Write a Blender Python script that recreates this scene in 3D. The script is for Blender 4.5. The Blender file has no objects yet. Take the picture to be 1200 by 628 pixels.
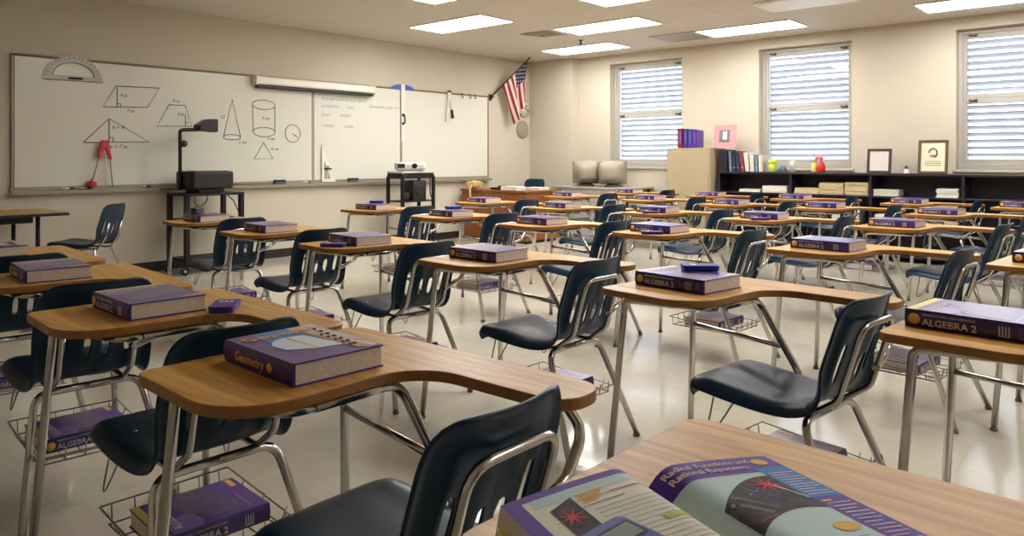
import bpy, bmesh, math, random
from math import sin, cos, pi, radians, hypot, atan2
from mathutils import Vector, Matrix, Euler
random.seed(11)
SC = bpy.context.scene
COL = SC.collection
D = bpy.data

# ------------------------------------------------------------------ materials
def lin(c):
    return tuple(((v/255)/12.92 if v/255 <= .04045 else ((v/255+.055)/1.055)**2.4) for v in c) + (1.0,)

def mat(name, rgb, rough=.5, metal=0.0, spec=.5, coat=0.0, vary=0.0, vscale=8.0, bump=0.0, bscale=200.0, emit=None, estr=0.0, alpha=1.0):
    m = D.materials.new(name); m.use_nodes = True
    nt = m.node_tree; b = nt.nodes['Principled BSDF']
    b.inputs['Base Color'].default_value = lin(rgb)
    b.inputs['Roughness'].default_value = rough
    b.inputs['Metallic'].default_value = metal
    b.inputs['Specular IOR Level'].default_value = spec
    b.inputs['Coat Weight'].default_value = coat
    b.inputs['Coat Roughness'].default_value = .12
    b.inputs['Alpha'].default_value = alpha
    tc = None
    if vary or bump:
        tc = nt.nodes.new('ShaderNodeTexCoord')
    if vary:
        n = nt.nodes.new('ShaderNodeTexNoise'); n.inputs['Scale'].default_value = vscale; n.inputs['Detail'].default_value = 4
        nt.links.new(tc.outputs['Object'], n.inputs['Vector'])
        r = nt.nodes.new('ShaderNodeValToRGB')
        c = lin(rgb)
        r.color_ramp.elements[0].position = .3; r.color_ramp.elements[1].position = .7
        r.color_ramp.elements[0].color = tuple(v*(1-vary) for v in c[:3])+(1,)
        r.color_ramp.elements[1].color = tuple(min(1, v*(1+vary)) for v in c[:3])+(1,)
        nt.links.new(n.outputs['Fac'], r.inputs['Fac'])
        nt.links.new(r.outputs['Color'], b.inputs['Base Color'])
    if bump:
        n2 = nt.nodes.new('ShaderNodeTexNoise'); n2.inputs['Scale'].default_value = bscale
        nt.links.new(tc.outputs['Object'], n2.inputs['Vector'])
        bp = nt.nodes.new('ShaderNodeBump'); bp.inputs['Strength'].default_value = bump; bp.inputs['Distance'].default_value = .002
        nt.links.new(n2.outputs['Fac'], bp.inputs['Height'])
        nt.links.new(bp.outputs['Normal'], b.inputs['Normal'])
    if emit:
        b.inputs['Emission Color'].default_value = lin(emit); b.inputs['Emission Strength'].default_value = estr
    return m

def wood(name, dark, light, sx, sy, rough=.35, coat=.3):
    m = D.materials.new(name); m.use_nodes = True
    nt = m.node_tree; b = nt.nodes['Principled BSDF']
    tc = nt.nodes.new('ShaderNodeTexCoord'); mp = nt.nodes.new('ShaderNodeMapping')
    mp.inputs['Scale'].default_value = (sx, sy, sx)
    nt.links.new(tc.outputs['Object'], mp.inputs['Vector'])
    n = nt.nodes.new('ShaderNodeTexNoise'); n.inputs['Scale'].default_value = 1; n.inputs['Detail'].default_value = 6; n.inputs['Distortion'].default_value = .5
    nt.links.new(mp.outputs['Vector'], n.inputs['Vector'])
    r = nt.nodes.new('ShaderNodeValToRGB')
    e = r.color_ramp.elements
    e[0].position = .30; e[0].color = lin(dark); e[1].position = .66; e[1].color = lin(light)
    nt.links.new(n.outputs['Fac'], r.inputs['Fac'])
    nt.links.new(r.outputs['Color'], b.inputs['Base Color'])
    b.inputs['Roughness'].default_value = rough
    b.inputs['Coat Weight'].default_value = coat; b.inputs['Coat Roughness'].default_value = .18; b.inputs['Specular IOR Level'].default_value = .32
    return m

M = {}
M['wall'] = mat('wall_paint', (196, 187, 168), .75, vary=.03, vscale=1.5, bump=.08, bscale=300)
M['chase'] = mat('chase_paint', (196, 187, 168), .75)
M['base'] = mat('baseboard_vinyl', (36, 28, 28), .45)
M['oak'] = wood('oak_laminate', (174, 120, 50), (220, 170, 92), 46, 3.2, .42, .05)
M['oak_edge'] = mat('oak_edge_band', (146, 98, 44), .4, vary=.12, vscale=20)
M['desk_brown'] = wood('desk_cherry', (112, 62, 30), (140, 84, 44), 3, 30)
M['table_oak'] = wood('table_oak', (176, 130, 72), (210, 168, 106), 3.2, 40, .4, .1)
M['table_edge'] = mat('table_edge_black', (30, 22, 20), .4)
M['shell'] = mat('chair_plastic', (10, 42, 64), .34, spec=.28, bump=.05, bscale=500)
M['chrome'] = mat('chrome_tube', (196, 192, 188), .20, metal=1.0)
M['wire'] = mat('rack_wire', (150, 146, 140), .3, metal=1.0)
M['pan'] = mat('dark_steel', (46, 44, 46), .4, metal=.6)
M['glide'] = mat('foot_glide', (120, 112, 104), .3, metal=.8)
M['pages'] = mat('page_edges', (206, 194, 182), .8, vary=.10, vscale=120)
M['purple'] = mat('cover_purple', (78, 38, 138), .3, coat=.12)
M['purple_dk'] = mat('cover_dark_purple', (58, 28, 104), .38, coat=.15)
M['maroon'] = mat('cover_maroon', (94, 32, 74), .3, coat=.25)
M['navy_cover'] = mat('cover_indigo', (42, 28, 98), .3, coat=.25)
M['lilac'] = mat('print_lilac', (126, 94, 170), .3, coat=.15)
M['slate_print'] = mat('print_slate', (90, 68, 122), .3, coat=.15, vary=.3, vscale=60)
M['yellow_print'] = mat('print_yellow', (226, 205, 100), .35, coat=.5)
M['gold'] = mat('print_gold', (222, 168, 82), .35)
M['white_print'] = mat('print_white', (196, 190, 206), .4)
M['blue_print'] = mat('print_blue', (34, 122, 204), .38, coat=.1)
M['sky_print'] = mat('print_pale_blue', (208, 226, 246), .38, coat=.1)
M['tan_print'] = mat('print_tan', (160, 124, 86), .4, coat=.1)
M['tan_lt'] = mat('print_light_tan', (206, 180, 168), .4, coat=.1)
M['brown_print'] = mat('print_brown', (110, 70, 30), .4)
M['calc_blue'] = mat('calculator_blue', (28, 44, 150), .45, spec=.25)
M['calc_purple'] = mat('calculator_purple', (68, 40, 128), .45, spec=.3)
M['calc_dark'] = mat('calculator_dark', (26, 32, 84), .5, spec=.15)
M['lcd'] = mat('calculator_screen', (98, 108, 92), .4, spec=.2)
M['red'] = mat('red_plastic', (196, 42, 44), .4)
M['key_white'] = mat('key_white', (214, 212, 220), .5)
M['black'] = mat('black_plastic', (24, 20, 24), .45)
M['cart'] = mat('cart_black', (28, 20, 20), .5, spec=.3)
M['rubber'] = mat('caster_rubber', (20, 18, 18), .6)
M['board'] = mat('whiteboard_enamel', (214, 212, 198), .22, spec=.4)
M['alu'] = mat('tray_aluminium', (150, 142, 128), .4, metal=.3)
M['brown_trim'] = mat('board_trim', (118, 96, 72), .45)
M['ink'] = mat('marker_ink', (74, 70, 68), .6)
M['ink_pale'] = mat('faint_marker_ink', (168, 172, 176), .6)
M['clear'] = mat('clear_plastic', (214, 210, 198), .2, alpha=.55)
M['white_plastic'] = mat('white_plastic', (222, 218, 204), .45)
M['tool_blue'] = mat('tool_blue', (66, 84, 168), .4)
M['screen_case'] = mat('screen_case', (232, 226, 212), .4)
M['flag_red'] = mat('flag_red', (150, 34, 44), .75)
M['flag_white'] = mat('flag_white', (222, 206, 196), .75)
M['flag_blue'] = mat('flag_navy', (34, 32, 62), .75)
M['brass'] = mat('pole_dark', (66, 52, 44), .4, metal=.4)
M['clock_face'] = mat('clock_face', (214, 206, 190), .4)
M['grey'] = mat('grey_plastic', (168, 160, 150), .6)
M['speaker'] = mat('speaker_grille', (150, 142, 128), .7, vary=.2, vscale=250)
M['frame_paint'] = mat('window_frame_paint', (176, 172, 164), .45)
M['slat'] = mat('louver_slat', (172, 174, 182), .5)
M['latch'] = mat('window_latch', (86, 82, 78), .4, metal=.5)
M['sill'] = mat('window_sill', (190, 178, 154), .5)
M['bookcase'] = mat('bookcase_black', (34, 28, 42), .4)
M['paper'] = mat('paper_white', (226, 222, 210), .8, vary=.05, vscale=40)
M['manila'] = mat('paper_manila', (206, 190, 150), .8, vary=.12, vscale=60)
M['cab'] = mat('cabinet_beige', (172, 157, 126), .5)
M['crt'] = mat('monitor_beige', (152, 144, 128), .7)
M['crt_dark'] = mat('monitor_dark_beige', (120, 112, 100), .6)  # darker beige for the screen and the vent strip
M['pink'] = mat('card_pink', (226, 140, 142), .7)
M['pic'] = mat('picture_ink', (110, 104, 98), .7, vary=.5, vscale=60)
M['frame_dk'] = mat('picture_frame_dark', (48, 34, 30), .4)
M['frame_ol'] = mat('picture_frame_olive', (86, 66, 40), .4)
M['mat_lilac'] = mat('picture_paper', (212, 200, 196), .6)
M['mat_cream'] = mat('picture_cream', (216, 210, 180), .6)
M['lime'] = mat('lime_plastic', (186, 204, 70), .4)
M['teal_dk'] = mat('slate_blue_thing', (72, 84, 100), .5)
M['vent'] = mat('vent_metal', (176, 168, 156), .5)
M['vent_dk'] = mat('vent_dark', (70, 62, 54), .6)
M['light_frame'] = mat('light_frame', (220, 216, 206), .5)
M['binder_navy'] = mat('binder_navy', (38, 44, 66), .45)
M['binder_red'] = mat('binder_red', (128, 52, 62), .45)
M['binder_white'] = mat('binder_white', (206, 200, 188), .45)
M['binder_blue'] = mat('binder_blue', (100, 128, 150), .45)
M['indigo'] = mat('book_indigo', (52, 46, 126), .4)
M['crimson'] = mat('book_crimson', (120, 26, 56), .4)
M['silver'] = mat('projector_silver', (196, 194, 190), .35, metal=.2)
M['lens'] = mat('lens_glass', (20, 20, 26), .1)
M['straw'] = mat('straw_plush', (206, 176, 116), .85, vary=.25, vscale=60)

# floor: polished vinyl tile
def floor_mat():
    m = D.materials.new('vinyl_tile'); m.use_nodes = True
    nt = m.node_tree; b = nt.nodes['Principled BSDF']
    tc = nt.nodes.new('ShaderNodeTexCoord')
    br = nt.nodes.new('ShaderNodeTexBrick')
    br.offset = 0; br.inputs['Scale'].default_value = 1
    br.inputs['Brick Width'].default_value = .305; br.inputs['Row Height'].default_value = .305
    br.inputs['Mortar Size'].default_value = .0012
    br.inputs['Color1'].default_value = lin((205, 197, 177)); br.inputs['Color2'].default_value = lin((200, 191, 170))
    br.inputs['Mortar'].default_value = lin((192, 183, 162))
    nt.links.new(tc.outputs['Object'], br.inputs['Vector'])
    n = nt.nodes.new('ShaderNodeTexNoise'); n.inputs['Scale'].default_value = 14; n.inputs['Detail'].default_value = 6
    nt.links.new(tc.outputs['Object'], n.inputs['Vector'])
    mx = nt.nodes.new('ShaderNodeMixRGB'); mx.blend_type = 'MULTIPLY'; mx.inputs['Fac'].default_value = .25
    nt.links.new(br.outputs['Color'], mx.inputs['Color1']); nt.links.new(n.outputs['Color'], mx.inputs['Color2'])
    hs = nt.nodes.new('ShaderNodeHueSaturation'); hs.inputs['Saturation'].default_value = .85; hs.inputs['Value'].default_value = 1.06
    nt.links.new(mx.outputs['Color'], hs.inputs['Color'])
    nt.links.new(hs.outputs['Color'], b.inputs['Base Color'])
    n2 = nt.nodes.new('ShaderNodeTexNoise'); n2.inputs['Scale'].default_value = 3; n2.inputs['Detail'].default_value = 3
    nt.links.new(tc.outputs['Object'], n2.inputs['Vector'])
    mr = nt.nodes.new('ShaderNodeMapRange'); mr.inputs['To Min'].default_value = .07; mr.inputs['To Max'].default_value = .16
    nt.links.new(n2.outputs['Fac'], mr.inputs['Value']); nt.links.new(mr.outputs['Result'], b.inputs['Roughness'])
    b.inputs['Specular IOR Level'].default_value = .55
    return m
M['floor'] = floor_mat()

def ceil_mat():
    m = D.materials.new('ceiling_tile'); m.use_nodes = True
    nt = m.node_tree; b = nt.nodes['Principled BSDF']
    tc = nt.nodes.new('ShaderNodeTexCoord')
    br = nt.nodes.new('ShaderNodeTexBrick'); br.offset = 0
    br.inputs['Scale'].default_value = 1; br.inputs['Brick Width'].default_value = .65; br.inputs['Row Height'].default_value = 1.22
    br.inputs['Mortar Size'].default_value = .012
    br.inputs['Color1'].default_value = lin((206, 199, 186)); br.inputs['Color2'].default_value = lin((203, 196, 183)); br.inputs['Mortar'].default_value = lin((198, 190, 176))
    nt.links.new(tc.outputs['Object'], br.inputs['Vector'])
    nt.links.new(br.outputs['Color'], b.inputs['Base Color']); b.inputs['Roughness'].default_value = .85
    n = nt.nodes.new('ShaderNodeTexNoise'); n.inputs['Scale'].default_value = 120
    nt.links.new(tc.outputs['Object'], n.inputs['Vector'])
    bp = nt.nodes.new('ShaderNodeBump'); bp.inputs['Strength'].default_value = .25; bp.inputs['Distance'].default_value = .003
    nt.links.new(n.outputs['Fac'], bp.inputs['Height']); nt.links.new(bp.outputs['Normal'], b.inputs['Normal'])
    return m
M['ceil'] = ceil_mat()

def emis(name, rgb, s):
    m = D.materials.new(name); m.use_nodes = True
    b = m.node_tree.nodes['Principled BSDF']
    b.inputs['Base Color'].default_value = (.8, .8, .8, 1)
    b.inputs['Emission Color'].default_value = lin(rgb); b.inputs['Emission Strength'].default_value = s
    return m
LIGHT = 11.0
M['diffuser'] = emis('lamp_diffuser', (252, 250, 248), LIGHT)

def glass_mat():
    m = D.materials.new('window_glass'); m.use_nodes = True
    nt = m.node_tree; nt.nodes.remove(nt.nodes['Principled BSDF']); out = nt.nodes['Material Output']
    t = nt.nodes.new('ShaderNodeBsdfTransparent'); t.inputs['Color'].default_value = (.95, .97, .97, 1)
    g = nt.nodes.new('ShaderNodeBsdfGlossy'); g.inputs['Roughness'].default_value = .02
    f = nt.nodes.new('ShaderNodeFresnel'); f.inputs['IOR'].default_value = 1.45
    mx = nt.nodes.new('ShaderNodeMixShader')
    nt.links.new(f.outputs[0], mx.inputs[0]); nt.links.new(t.outputs[0], mx.inputs[1]); nt.links.new(g.outputs[0], mx.inputs[2])
    nt.links.new(mx.outputs[0], out.inputs['Surface'])
    return m
M['glass'] = glass_mat()

# ------------------------------------------------------------------ mesh builder
def fillet(pts, rad, n=5):
    P = [Vector(p) for p in pts]; out = [P[0]]
    for i in range(1, len(P)-1):
        a = P[i-1]-P[i]; b = P[i+1]-P[i]
        la, lb = a.length, b.length
        a.normalize(); b.normalize()
        ang = a.angle(b)
        if ang > pi-.02: out.append(P[i]); continue
        r = rad if not isinstance(rad, (list, tuple)) else rad[i]
        t = min(r/math.tan(ang/2), la*.49, lb*.49)
        s, e = P[i]+a*t, P[i]+b*t
        for k in range(n+1):
            u = k/n
            out.append(s*(1-u)**2 + P[i]*2*u*(1-u) + e*u**2)
    out.append(P[-1]); return out

class MB:
    def __init__(s): s.v = []; s.f = []; s.m = []; s.sm = []
    def add(s, vs, fs, mi=0, smooth=False):
        o = len(s.v); s.v += [tuple(v) for v in vs]
        for f in fs: s.f.append([i+o for i in f]); s.m.append(mi); s.sm.append(smooth)
        return s
    def box(s, a, b, mi=0, bev=0.0, M4=None, seg=1):
        bm = bmesh.new(); bmesh.ops.create_cube(bm, size=1)
        c = [(a[i]+b[i])/2 for i in range(3)]; d = [abs(b[i]-a[i]) for i in range(3)]
        for v in bm.verts: v.co = Vector((v.co.x*d[0]+c[0], v.co.y*d[1]+c[1], v.co.z*d[2]+c[2]))
        if bev: bmesh.ops.bevel(bm, geom=bm.edges[:], offset=min(bev, min(d)*.45), segments=seg, profile=.5, affect='EDGES')
        if M4: bm.transform(M4)
        bm.verts.index_update()
        s.add([v.co for v in bm.verts], [[v.index for v in f.verts] for f in bm.faces], mi, seg > 1); bm.free(); return s
    def tube(s, pts, r, seg=10, mi=0, rad=None, cap=True, n=5):
        P = fillet(pts, rad, n) if rad else [Vector(p) for p in pts]
        T = []
        for i in range(len(P)):
            a = P[max(0, i-1)]; b = P[min(len(P)-1, i+1)]
            t = (b-a); T.append(t.normalized() if t.length > 1e-9 else Vector((0, 0, 1)))
        up = Vector((0, 0, 1)) if abs(T[0].z) < .9 else Vector((1, 0, 0))
        N = (up - T[0]*up.dot(T[0])).normalized()
        vs = []; fs = []
        for i, p in enumerate(P):
            N = (N - T[i]*N.dot(T[i])).normalized(); B = T[i].cross(N)
            rr = r[i] if isinstance(r, (list, tuple)) else r
            for k in range(seg):
                a = 2*pi*k/seg; vs.append(p + (N*cos(a)+B*sin(a))*rr)
        for i in range(len(P)-1):
            for k in range(seg):
                fs.append([i*seg+k, i*seg+(k+1) % seg, (i+1)*seg+(k+1) % seg, (i+1)*seg+k])
        s.add(vs, fs, mi, True)
        if cap:
            o = len(s.v)-len(vs)
            s.f.append([o+k for k in range(seg)][::-1]); s.m.append(mi); s.sm.append(False)
            e = o+(len(P)-1)*seg
            s.f.append([e+k for k in range(seg)]); s.m.append(mi); s.sm.append(False)
        return s
    def prism(s, outline, z0, z1, bev=0.0, mi=0, mi_side=None, M4=None, steps=2):
        # outline CCW; rounded upper and lower rims
        n = len(outline); P = [Vector((p[0], p[1])) for p in outline]
        nor = []
        for i in range(n):
            e = (P[(i+1) % n]-P[i-1]); nn = Vector((e.y, -e.x)); nor.append(nn.normalized() if nn.length > 0 else nn)
        rings = []
        if bev:
            for k in range(steps+1):
                a = pi/2*k/steps; rings.append((bev*(1-sin(a)), z0+bev*(1-cos(a))))
            for k in range(steps+1):
                a = pi/2*k/steps; rings.append((bev*(1-cos(a)), z1-bev*(1-sin(a))))
        else: rings = [(0, z0), (0, z1)]
        vs = []
        for ins, z in rings:
            for i in range(n):
                q = P[i]-nor[i]*ins; vs.append(Vector((q.x, q.y, z)))
        if M4: vs = [M4 @ v for v in vs]
        fs = []
        for r in range(len(rings)-1):
            for i in range(n): fs.append([r*n+i, r*n+(i+1) % n, (r+1)*n+(i+1) % n, (r+1)*n+i])
        s.add(vs, fs, mi if mi_side is None else mi_side, False)
        o = len(s.v)-len(vs)
        s.f.append([o+i for i in range(n)][::-1]); s.m.append(mi); s.sm.append(False)
        e = o+(len(rings)-1)*n
        s.f.append([e+i for i in range(n)]); s.m.append(mi); s.sm.append(False)
        return s
    def lathe(s, prof, c=(0, 0, 0), seg=20, mi=0, M4=None, smooth=True):
        vs = []; fs = []
        for r, z in prof:
            for k in range(seg):
                a = 2*pi*k/seg; vs.append(Vector((c[0]+r*cos(a), c[1]+r*sin(a), c[2]+z)))
        for i in range(len(prof)-1):
            for k in range(seg): fs.append([i*seg+k, i*seg+(k+1) % seg, (i+1)*seg+(k+1) % seg, (i+1)*seg+k])
        fs.append(list(range(seg))[::-1]); fs.append([(len(prof)-1)*seg+k for k in range(seg)])
        if M4: vs = [M4 @ v for v in vs]
        return s.add(vs, fs, mi, smooth)
    def build(s, name, mats, parent=None, loc=None, rotz=None):
        me = D.meshes.new(name); me.from_pydata([tuple(v) for v in s.v], [], s.f)
        if not isinstance(mats, (list, tuple)): mats = [mats]
        for m in mats: me.materials.append(M[m] if isinstance(m, str) else m)
        me.polygons.foreach_set('material_index', s.m); me.polygons.foreach_set('use_smooth', s.sm)
        me.update()
        o = D.objects.new(name, me); COL.objects.link(o)
        if parent: o.parent = parent
        if loc: o.location = loc
        if rotz is not None: o.rotation_euler = (0, 0, rotz)
        return o

def tag(o, label, cat, group=None, kind=None):
    if label: o['label'] = label
    if cat: o['category'] = cat
    if group: o['group'] = group
    if kind: o['kind'] = kind
    return o
def thing(name, label, cat, loc=(0, 0, 0), rotz=0, group=None):
    o = D.objects.new(name, None); COL.objects.link(o); o.empty_display_size = .05
    o.location = loc; o.rotation_euler = (0, 0, rotz)
    return tag(o, label, cat, group)
def struct(name, mb, m, parent=None):
    o = mb.build(name, m, parent)
    if not parent: o['kind'] = 'structure'
    return o
def copy_tree(o, parent=None):
    c = o.copy(); COL.objects.link(c); c.parent = parent
    for ch in [x for x in o.children]: copy_tree(ch, c)
    return c

def text_mesh(s, size, depth=.0004, align='LEFT', shear=0.0, bold=0.0):
    cu = D.curves.new('lettering', 'FONT'); cu.body = s; cu.size = size; cu.extrude = depth; cu.align_x = align; cu.shear = shear
    cu.offset = bold; cu.resolution_u = 2
    o = D.objects.new('lettering', cu); COL.objects.link(o)
    bpy.context.view_layer.update()
    dg = bpy.context.evaluated_depsgraph_get()
    me = D.meshes.new_from_object(o.evaluated_get(dg))
    vs = [v.co.copy() for v in me.vertices]; fs = [list(p.vertices) for p in me.polygons]
    D.objects.remove(o); D.curves.remove(cu); D.meshes.remove(me)
    return vs, fs

def rrect(x0, y0, x1, y1, r, n=4):
    out = []
    for cx, cy, a0 in ((x1-r, y1-r, 0), (x0+r, y1-r, 90), (x0+r, y0+r, 180), (x1-r, y0+r, 270)):
        for k in range(n+1):
            a = radians(a0+90*k/n); out.append((cx+r*cos(a), cy+r*sin(a)))
    return out

# ------------------------------------------------------------------ room
XL, XR, YB, YF, ZC = -0.9, 9.91, -2.2, 7.88, 2.78
XCH, YCH = 9.725, 7.02      # corner chase
floor = struct('floor', MB().box((XL-.2, YB-.2, -.1), (XR+.3, YF+.2, 0)), 'floor')
ceil = struct('ceiling', MB().box((XL-.2, YB-.2, ZC), (XR+.3, YF+.2, ZC+.1)), 'ceil')
ceil.location = (0, 0, 0)
struct('wall_front', MB().box((XL-.2, YF, 0), (XR+.3, YF+.2, ZC)), 'wall')
struct('wall_left', MB().box((XL-.2, YB, 0), (XL, YF, ZC)), 'wall')
struct('wall_back', MB().box((XL-.2, YB-.2, 0), (XR+.3, YB, ZC)), 'wall')
# right wall with openings
WIN = [(5.21, 6.43), (2.93, 4.09), (.62, 1.825), (-1.65, -.45)]
WZ0, WZ1 = 1.06, 2.64
wr = MB()
ys = [YB]
for a, b in sorted(WIN): ys += [a, b]
ys.append(YF)
WT = .30
wr.box((XR, YB, 0), (XR+WT, YF, WZ0)); wr.box((XR, YB, WZ1), (XR+WT, YF, ZC))
for i in range(0, len(ys), 2): wr.box((XR, ys[i], WZ0), (XR+WT, ys[i+1], WZ1))
struct('wall_right', wr, 'wall')
struct('trim_1', MB().box((XCH, YCH, 0), (XR, YF, ZC)), 'chase')          # boxed-in corner chase
struct('baseboard_front', MB().box((XL, YF-.012, 0), (XCH, YF, .10), bev=.003), 'base')
struct('baseboard_right', MB().box((XR-.012, YB, 0), (XR, YCH, .10), bev=.003).box((XCH-.012, YCH-.012, 0), (XCH, YF-.012, .10), bev=.003).box((XCH-.012, YCH-.012, 0), (XR-.012, YCH, .10), bev=.003), 'base')
struct('baseboard_left', MB().box((XL, YB, 0), (XL+.012, YF-.012, .10), bev=.003), 'base')

for wi, (a, b) in enumerate(WIN, 1):
    w = D.objects.new('window_%d' % wi, None); COL.objects.link(w); w.location = (XR+.12, (a+b)/2, WZ0); w['kind'] = 'structure'
    hw = (b-a)/2; H = WZ1-WZ0
    def loc(p): return p
    fr = MB(); t = .045
    for y0, y1, z0, z1 in ((-hw, -hw+t, 0, H), (hw-t, hw, 0, H), (-hw+t, hw-t, 0, t+.02), (-hw+t, hw-t, H-t, H)):
        fr.box((0, y0, z0), (.09, y1, z1), bev=.004)
    fr.build('window_frame', 'frame_paint', w)
    mid = .80
    for z0, z1 in ((t+.02, mid), (mid, H-t)):
        sm = MB(); st = .035; y0, y1 = -hw+t, hw-t
        zz0 = z0; zz1 = z1
        for p, q in (((y0, zz0), (y0+st, zz1)), ((y1-st, zz0), (y1, zz1)), ((y0+st, zz0), (y1-st, zz0+.055)), ((y0+st, zz1-.06), (y1-st, zz1))):
            sm.box((.012, p[0], p[1]), (.06, q[0], q[1]), bev=.004)
        s_ = sm.build('sash', 'frame_paint', w)
        MB().box((.034, y0+st, zz0+.055), (.038, y1-st, zz1-.06)).build('pane', 'glass', s_)
        for yy in (y0+.09, y1-.09):
            MB().tube([(.008, yy-.045, zz1-.02), (-.004, yy, zz1-.024), (-.012, yy+.03, zz1-.012)], .009, 6, rad=.02).box((-.004, yy-.05, zz1-.035), (.013, yy-.02, zz1-.006), bev=.003).build('latch', 'latch', s_)
        lv = MB(); nsl = 8; pitch = (zz1-zz0-.115)/nsl
        for k in range(nsl):
            zc = zz0+.055+pitch*(k+.55)
            lv.box((-.036, y0+st, -.007), (.036, y1-st, .007), M4=Matrix.Translation((.105, 0, zc)) @ Matrix.Rotation(radians(32), 4, 'Y'), bev=.003)
        lv.box((.09, y0+st-.012, zz0+.02), (.12, y0+st, zz1)).box((.09, y1-st, zz0+.02), (.12, y1-st+.012, zz1))
        lv.build('louver_blind', 'slat', w)
    MB().box((-.15, -hw-.03, -.035), (.0, hw+.03, 0), bev=.006).build('window_sill', 'sill', w)

# ------------------------------------------------------------------ ceiling fixtures
def ceiling_light(x, y, label):
    t = thing('ceiling_light', label, 'ceiling light', (x, y, ZC), 0, 'recessed ceiling lights')
    w, l = .30, .60
    f = MB()
    for a, b in (((-w, -l), (-w+.02, l)), ((w-.02, -l), (w, l)), ((-w+.02, -l), (w-.02, -l+.02)), ((-w+.02, l-.02), (w-.02, l))):
        f.box((a[0], a[1], -.014), (b[0], b[1], .0), bev=.003)
    f.build('light_frame', 'light_frame', t)
    MB().box((-w+.018, -l+.018, -.010), (w-.018, l-.018, -.001)).build('diffuser', 'diffuser', t)
for x, y, l in ((6.37, 6.22, 'recessed fluorescent ceiling light nearest the whiteboard wall, left of the ceiling row'),
                (9.02, 6.28, 'recessed fluorescent ceiling light above the window nearest the flag corner'),
                (7.67, 5.02, 'long recessed ceiling light between the two ceiling vents'),
                (9.02, 3.83, 'recessed ceiling light above the middle window'),
                (9.05, 1.40, 'recessed ceiling light above the rightmost window, cut by frame edge'),
                (5.06, 5.00, 'ceiling light cut off by the top edge, left one'),
                (6.37, 3.78, 'ceiling light cut off by the top edge, above the middle files'),
                ):
    ceiling_light(x, y, l)
for x, y, l in ((7.67, .2, 'added unseen ceiling light behind the rear desks, window side'), (5.06, 1.2, 'added unseen ceiling light above the rear middle desks'), (3.1, -1.0, 'added unseen ceiling light at the back of the room'), (3.78, 3.0, 'added unseen ceiling light brightening the left files')):  # unseen fixtures added to light the room; the last brightens the left side
    ceiling_light(x, y, l)

t = thing('ceiling_vent', 'square louvered air vent with dark slots on ceiling, left of second light', 'vent', (7.60, 5.95, ZC))
v = MB()
for k in range(4):
    a = .20-.045*k; zz = -.004-.006*k
    for p, q in (((-a, -a), (-a+.03, a)), ((a-.03, -a), (a, a)), ((-a+.03, -a), (a-.03, -a+.03)), ((-a+.03, a-.03), (a-.03, a))):
        v.box((p[0], p[1], zz-.008), (q[0], q[1], zz), bev=.002)
v.build('louver', 'vent', t); MB().box((-.19, -.19, -.003), (.19, .19, 0)).build('duct_opening', 'vent_dk', t)
t = thing('return_grille', 'grey square return air grille on ceiling above the first window', 'vent', (9.02, 4.75, ZC))
v = MB(); v.box((-.30, -.30, -.004), (.30, .30, 0))
for k in range(24): v.box((-.28, -.285+k*.0245, -.009), (.28, -.272+k*.0245, -.003))
v.build('grille', 'vent', t)
f = MB()
for p, q in (((-.31, -.31), (-.28, .31)), ((.28, -.31), (.31, .31)), ((-.28, -.31), (.28, -.28)), ((-.28, .28), (.28, .31))): f.box((p[0], p[1], -.012), (q[0], q[1], 0), bev=.003)
f.build('grille_frame', 'vent', t)
t = thing('sprinkler_head', 'small fire sprinkler head hanging from the ceiling near the flag', 'sprinkler', (8.35, 5.88, ZC))
MB().lathe([(.035, 0), (.035, -.006), (.012, -.012), (.012, -.05), (.02, -.055), (.02, -.06), (.004, -.062)]).build('body', 'pan', t)
MB().lathe([(.028, -.075), (.028, -.078), (.004, -.080)]).build('deflector', 'pan', t)
t = thing('ceiling_panel', 'flat pale panel on ceiling cut by the top edge, above middle window', 'panel', (7.85, 2.85, ZC))
MB().prism(rrect(-.30, -.52, .30, .36, .06), -.014, 0, bev=.004).build('housing', 'light_frame', t)
MB().prism(rrect(-.26, -.48, .26, .32, .05), -.018, -.013, bev=.003).build('cover_plate', 'light_frame', t)

# ------------------------------------------------------------------ whiteboard
BX0, BX1, BZ0, BZ1 = 2.15, 8.67, .90, 2.135
wb = thing('whiteboard', 'long three-panel whiteboard with geometry drawings on the front wall', 'whiteboard', (0, YF, 0))
seams = [BX0, 5.434, 6.88, BX1]
for i in range(3):
    MB().box((seams[i]+.006, -.018, BZ0), (seams[i+1]-.006, -.001, BZ1), bev=.002).build('board_panel', 'board', wb)
for xx in seams[1:3]: MB().box((xx-.018, -.024, BZ0), (xx+.018, -.001, BZ1), bev=.003).build('seam_strip', 'alu', wb)
MB().box((BX0-.02, -.026, BZ1), (BX1+.02, -.001, BZ1+.022), bev=.004).build('top_trim', 'brown_trim', wb)
for xx in (BX0, BX1): MB().box((xx-.02 if xx == BX0 else xx, -.024, BZ0), (xx if xx == BX0 else xx+.02, -.001, BZ1), bev=.003).build('side_trim', 'alu', wb)
MB().prism([(0, 0), (-.085, .0), (-.085, .012), (-.02, .02), (-.02, .05), (0, .05)][::-1], BX0-.03, BX1+.03,
           M4=Matrix(((0, 0, 1, 0), (1, 0, 0, -.001), (0, 1, 0, .865), (0, 0, 0, 1)))).box((BX0-.03, -.085, .845), (BX1+.03, -.075, .877)).build('marker_tray', 'alu', wb)

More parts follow.
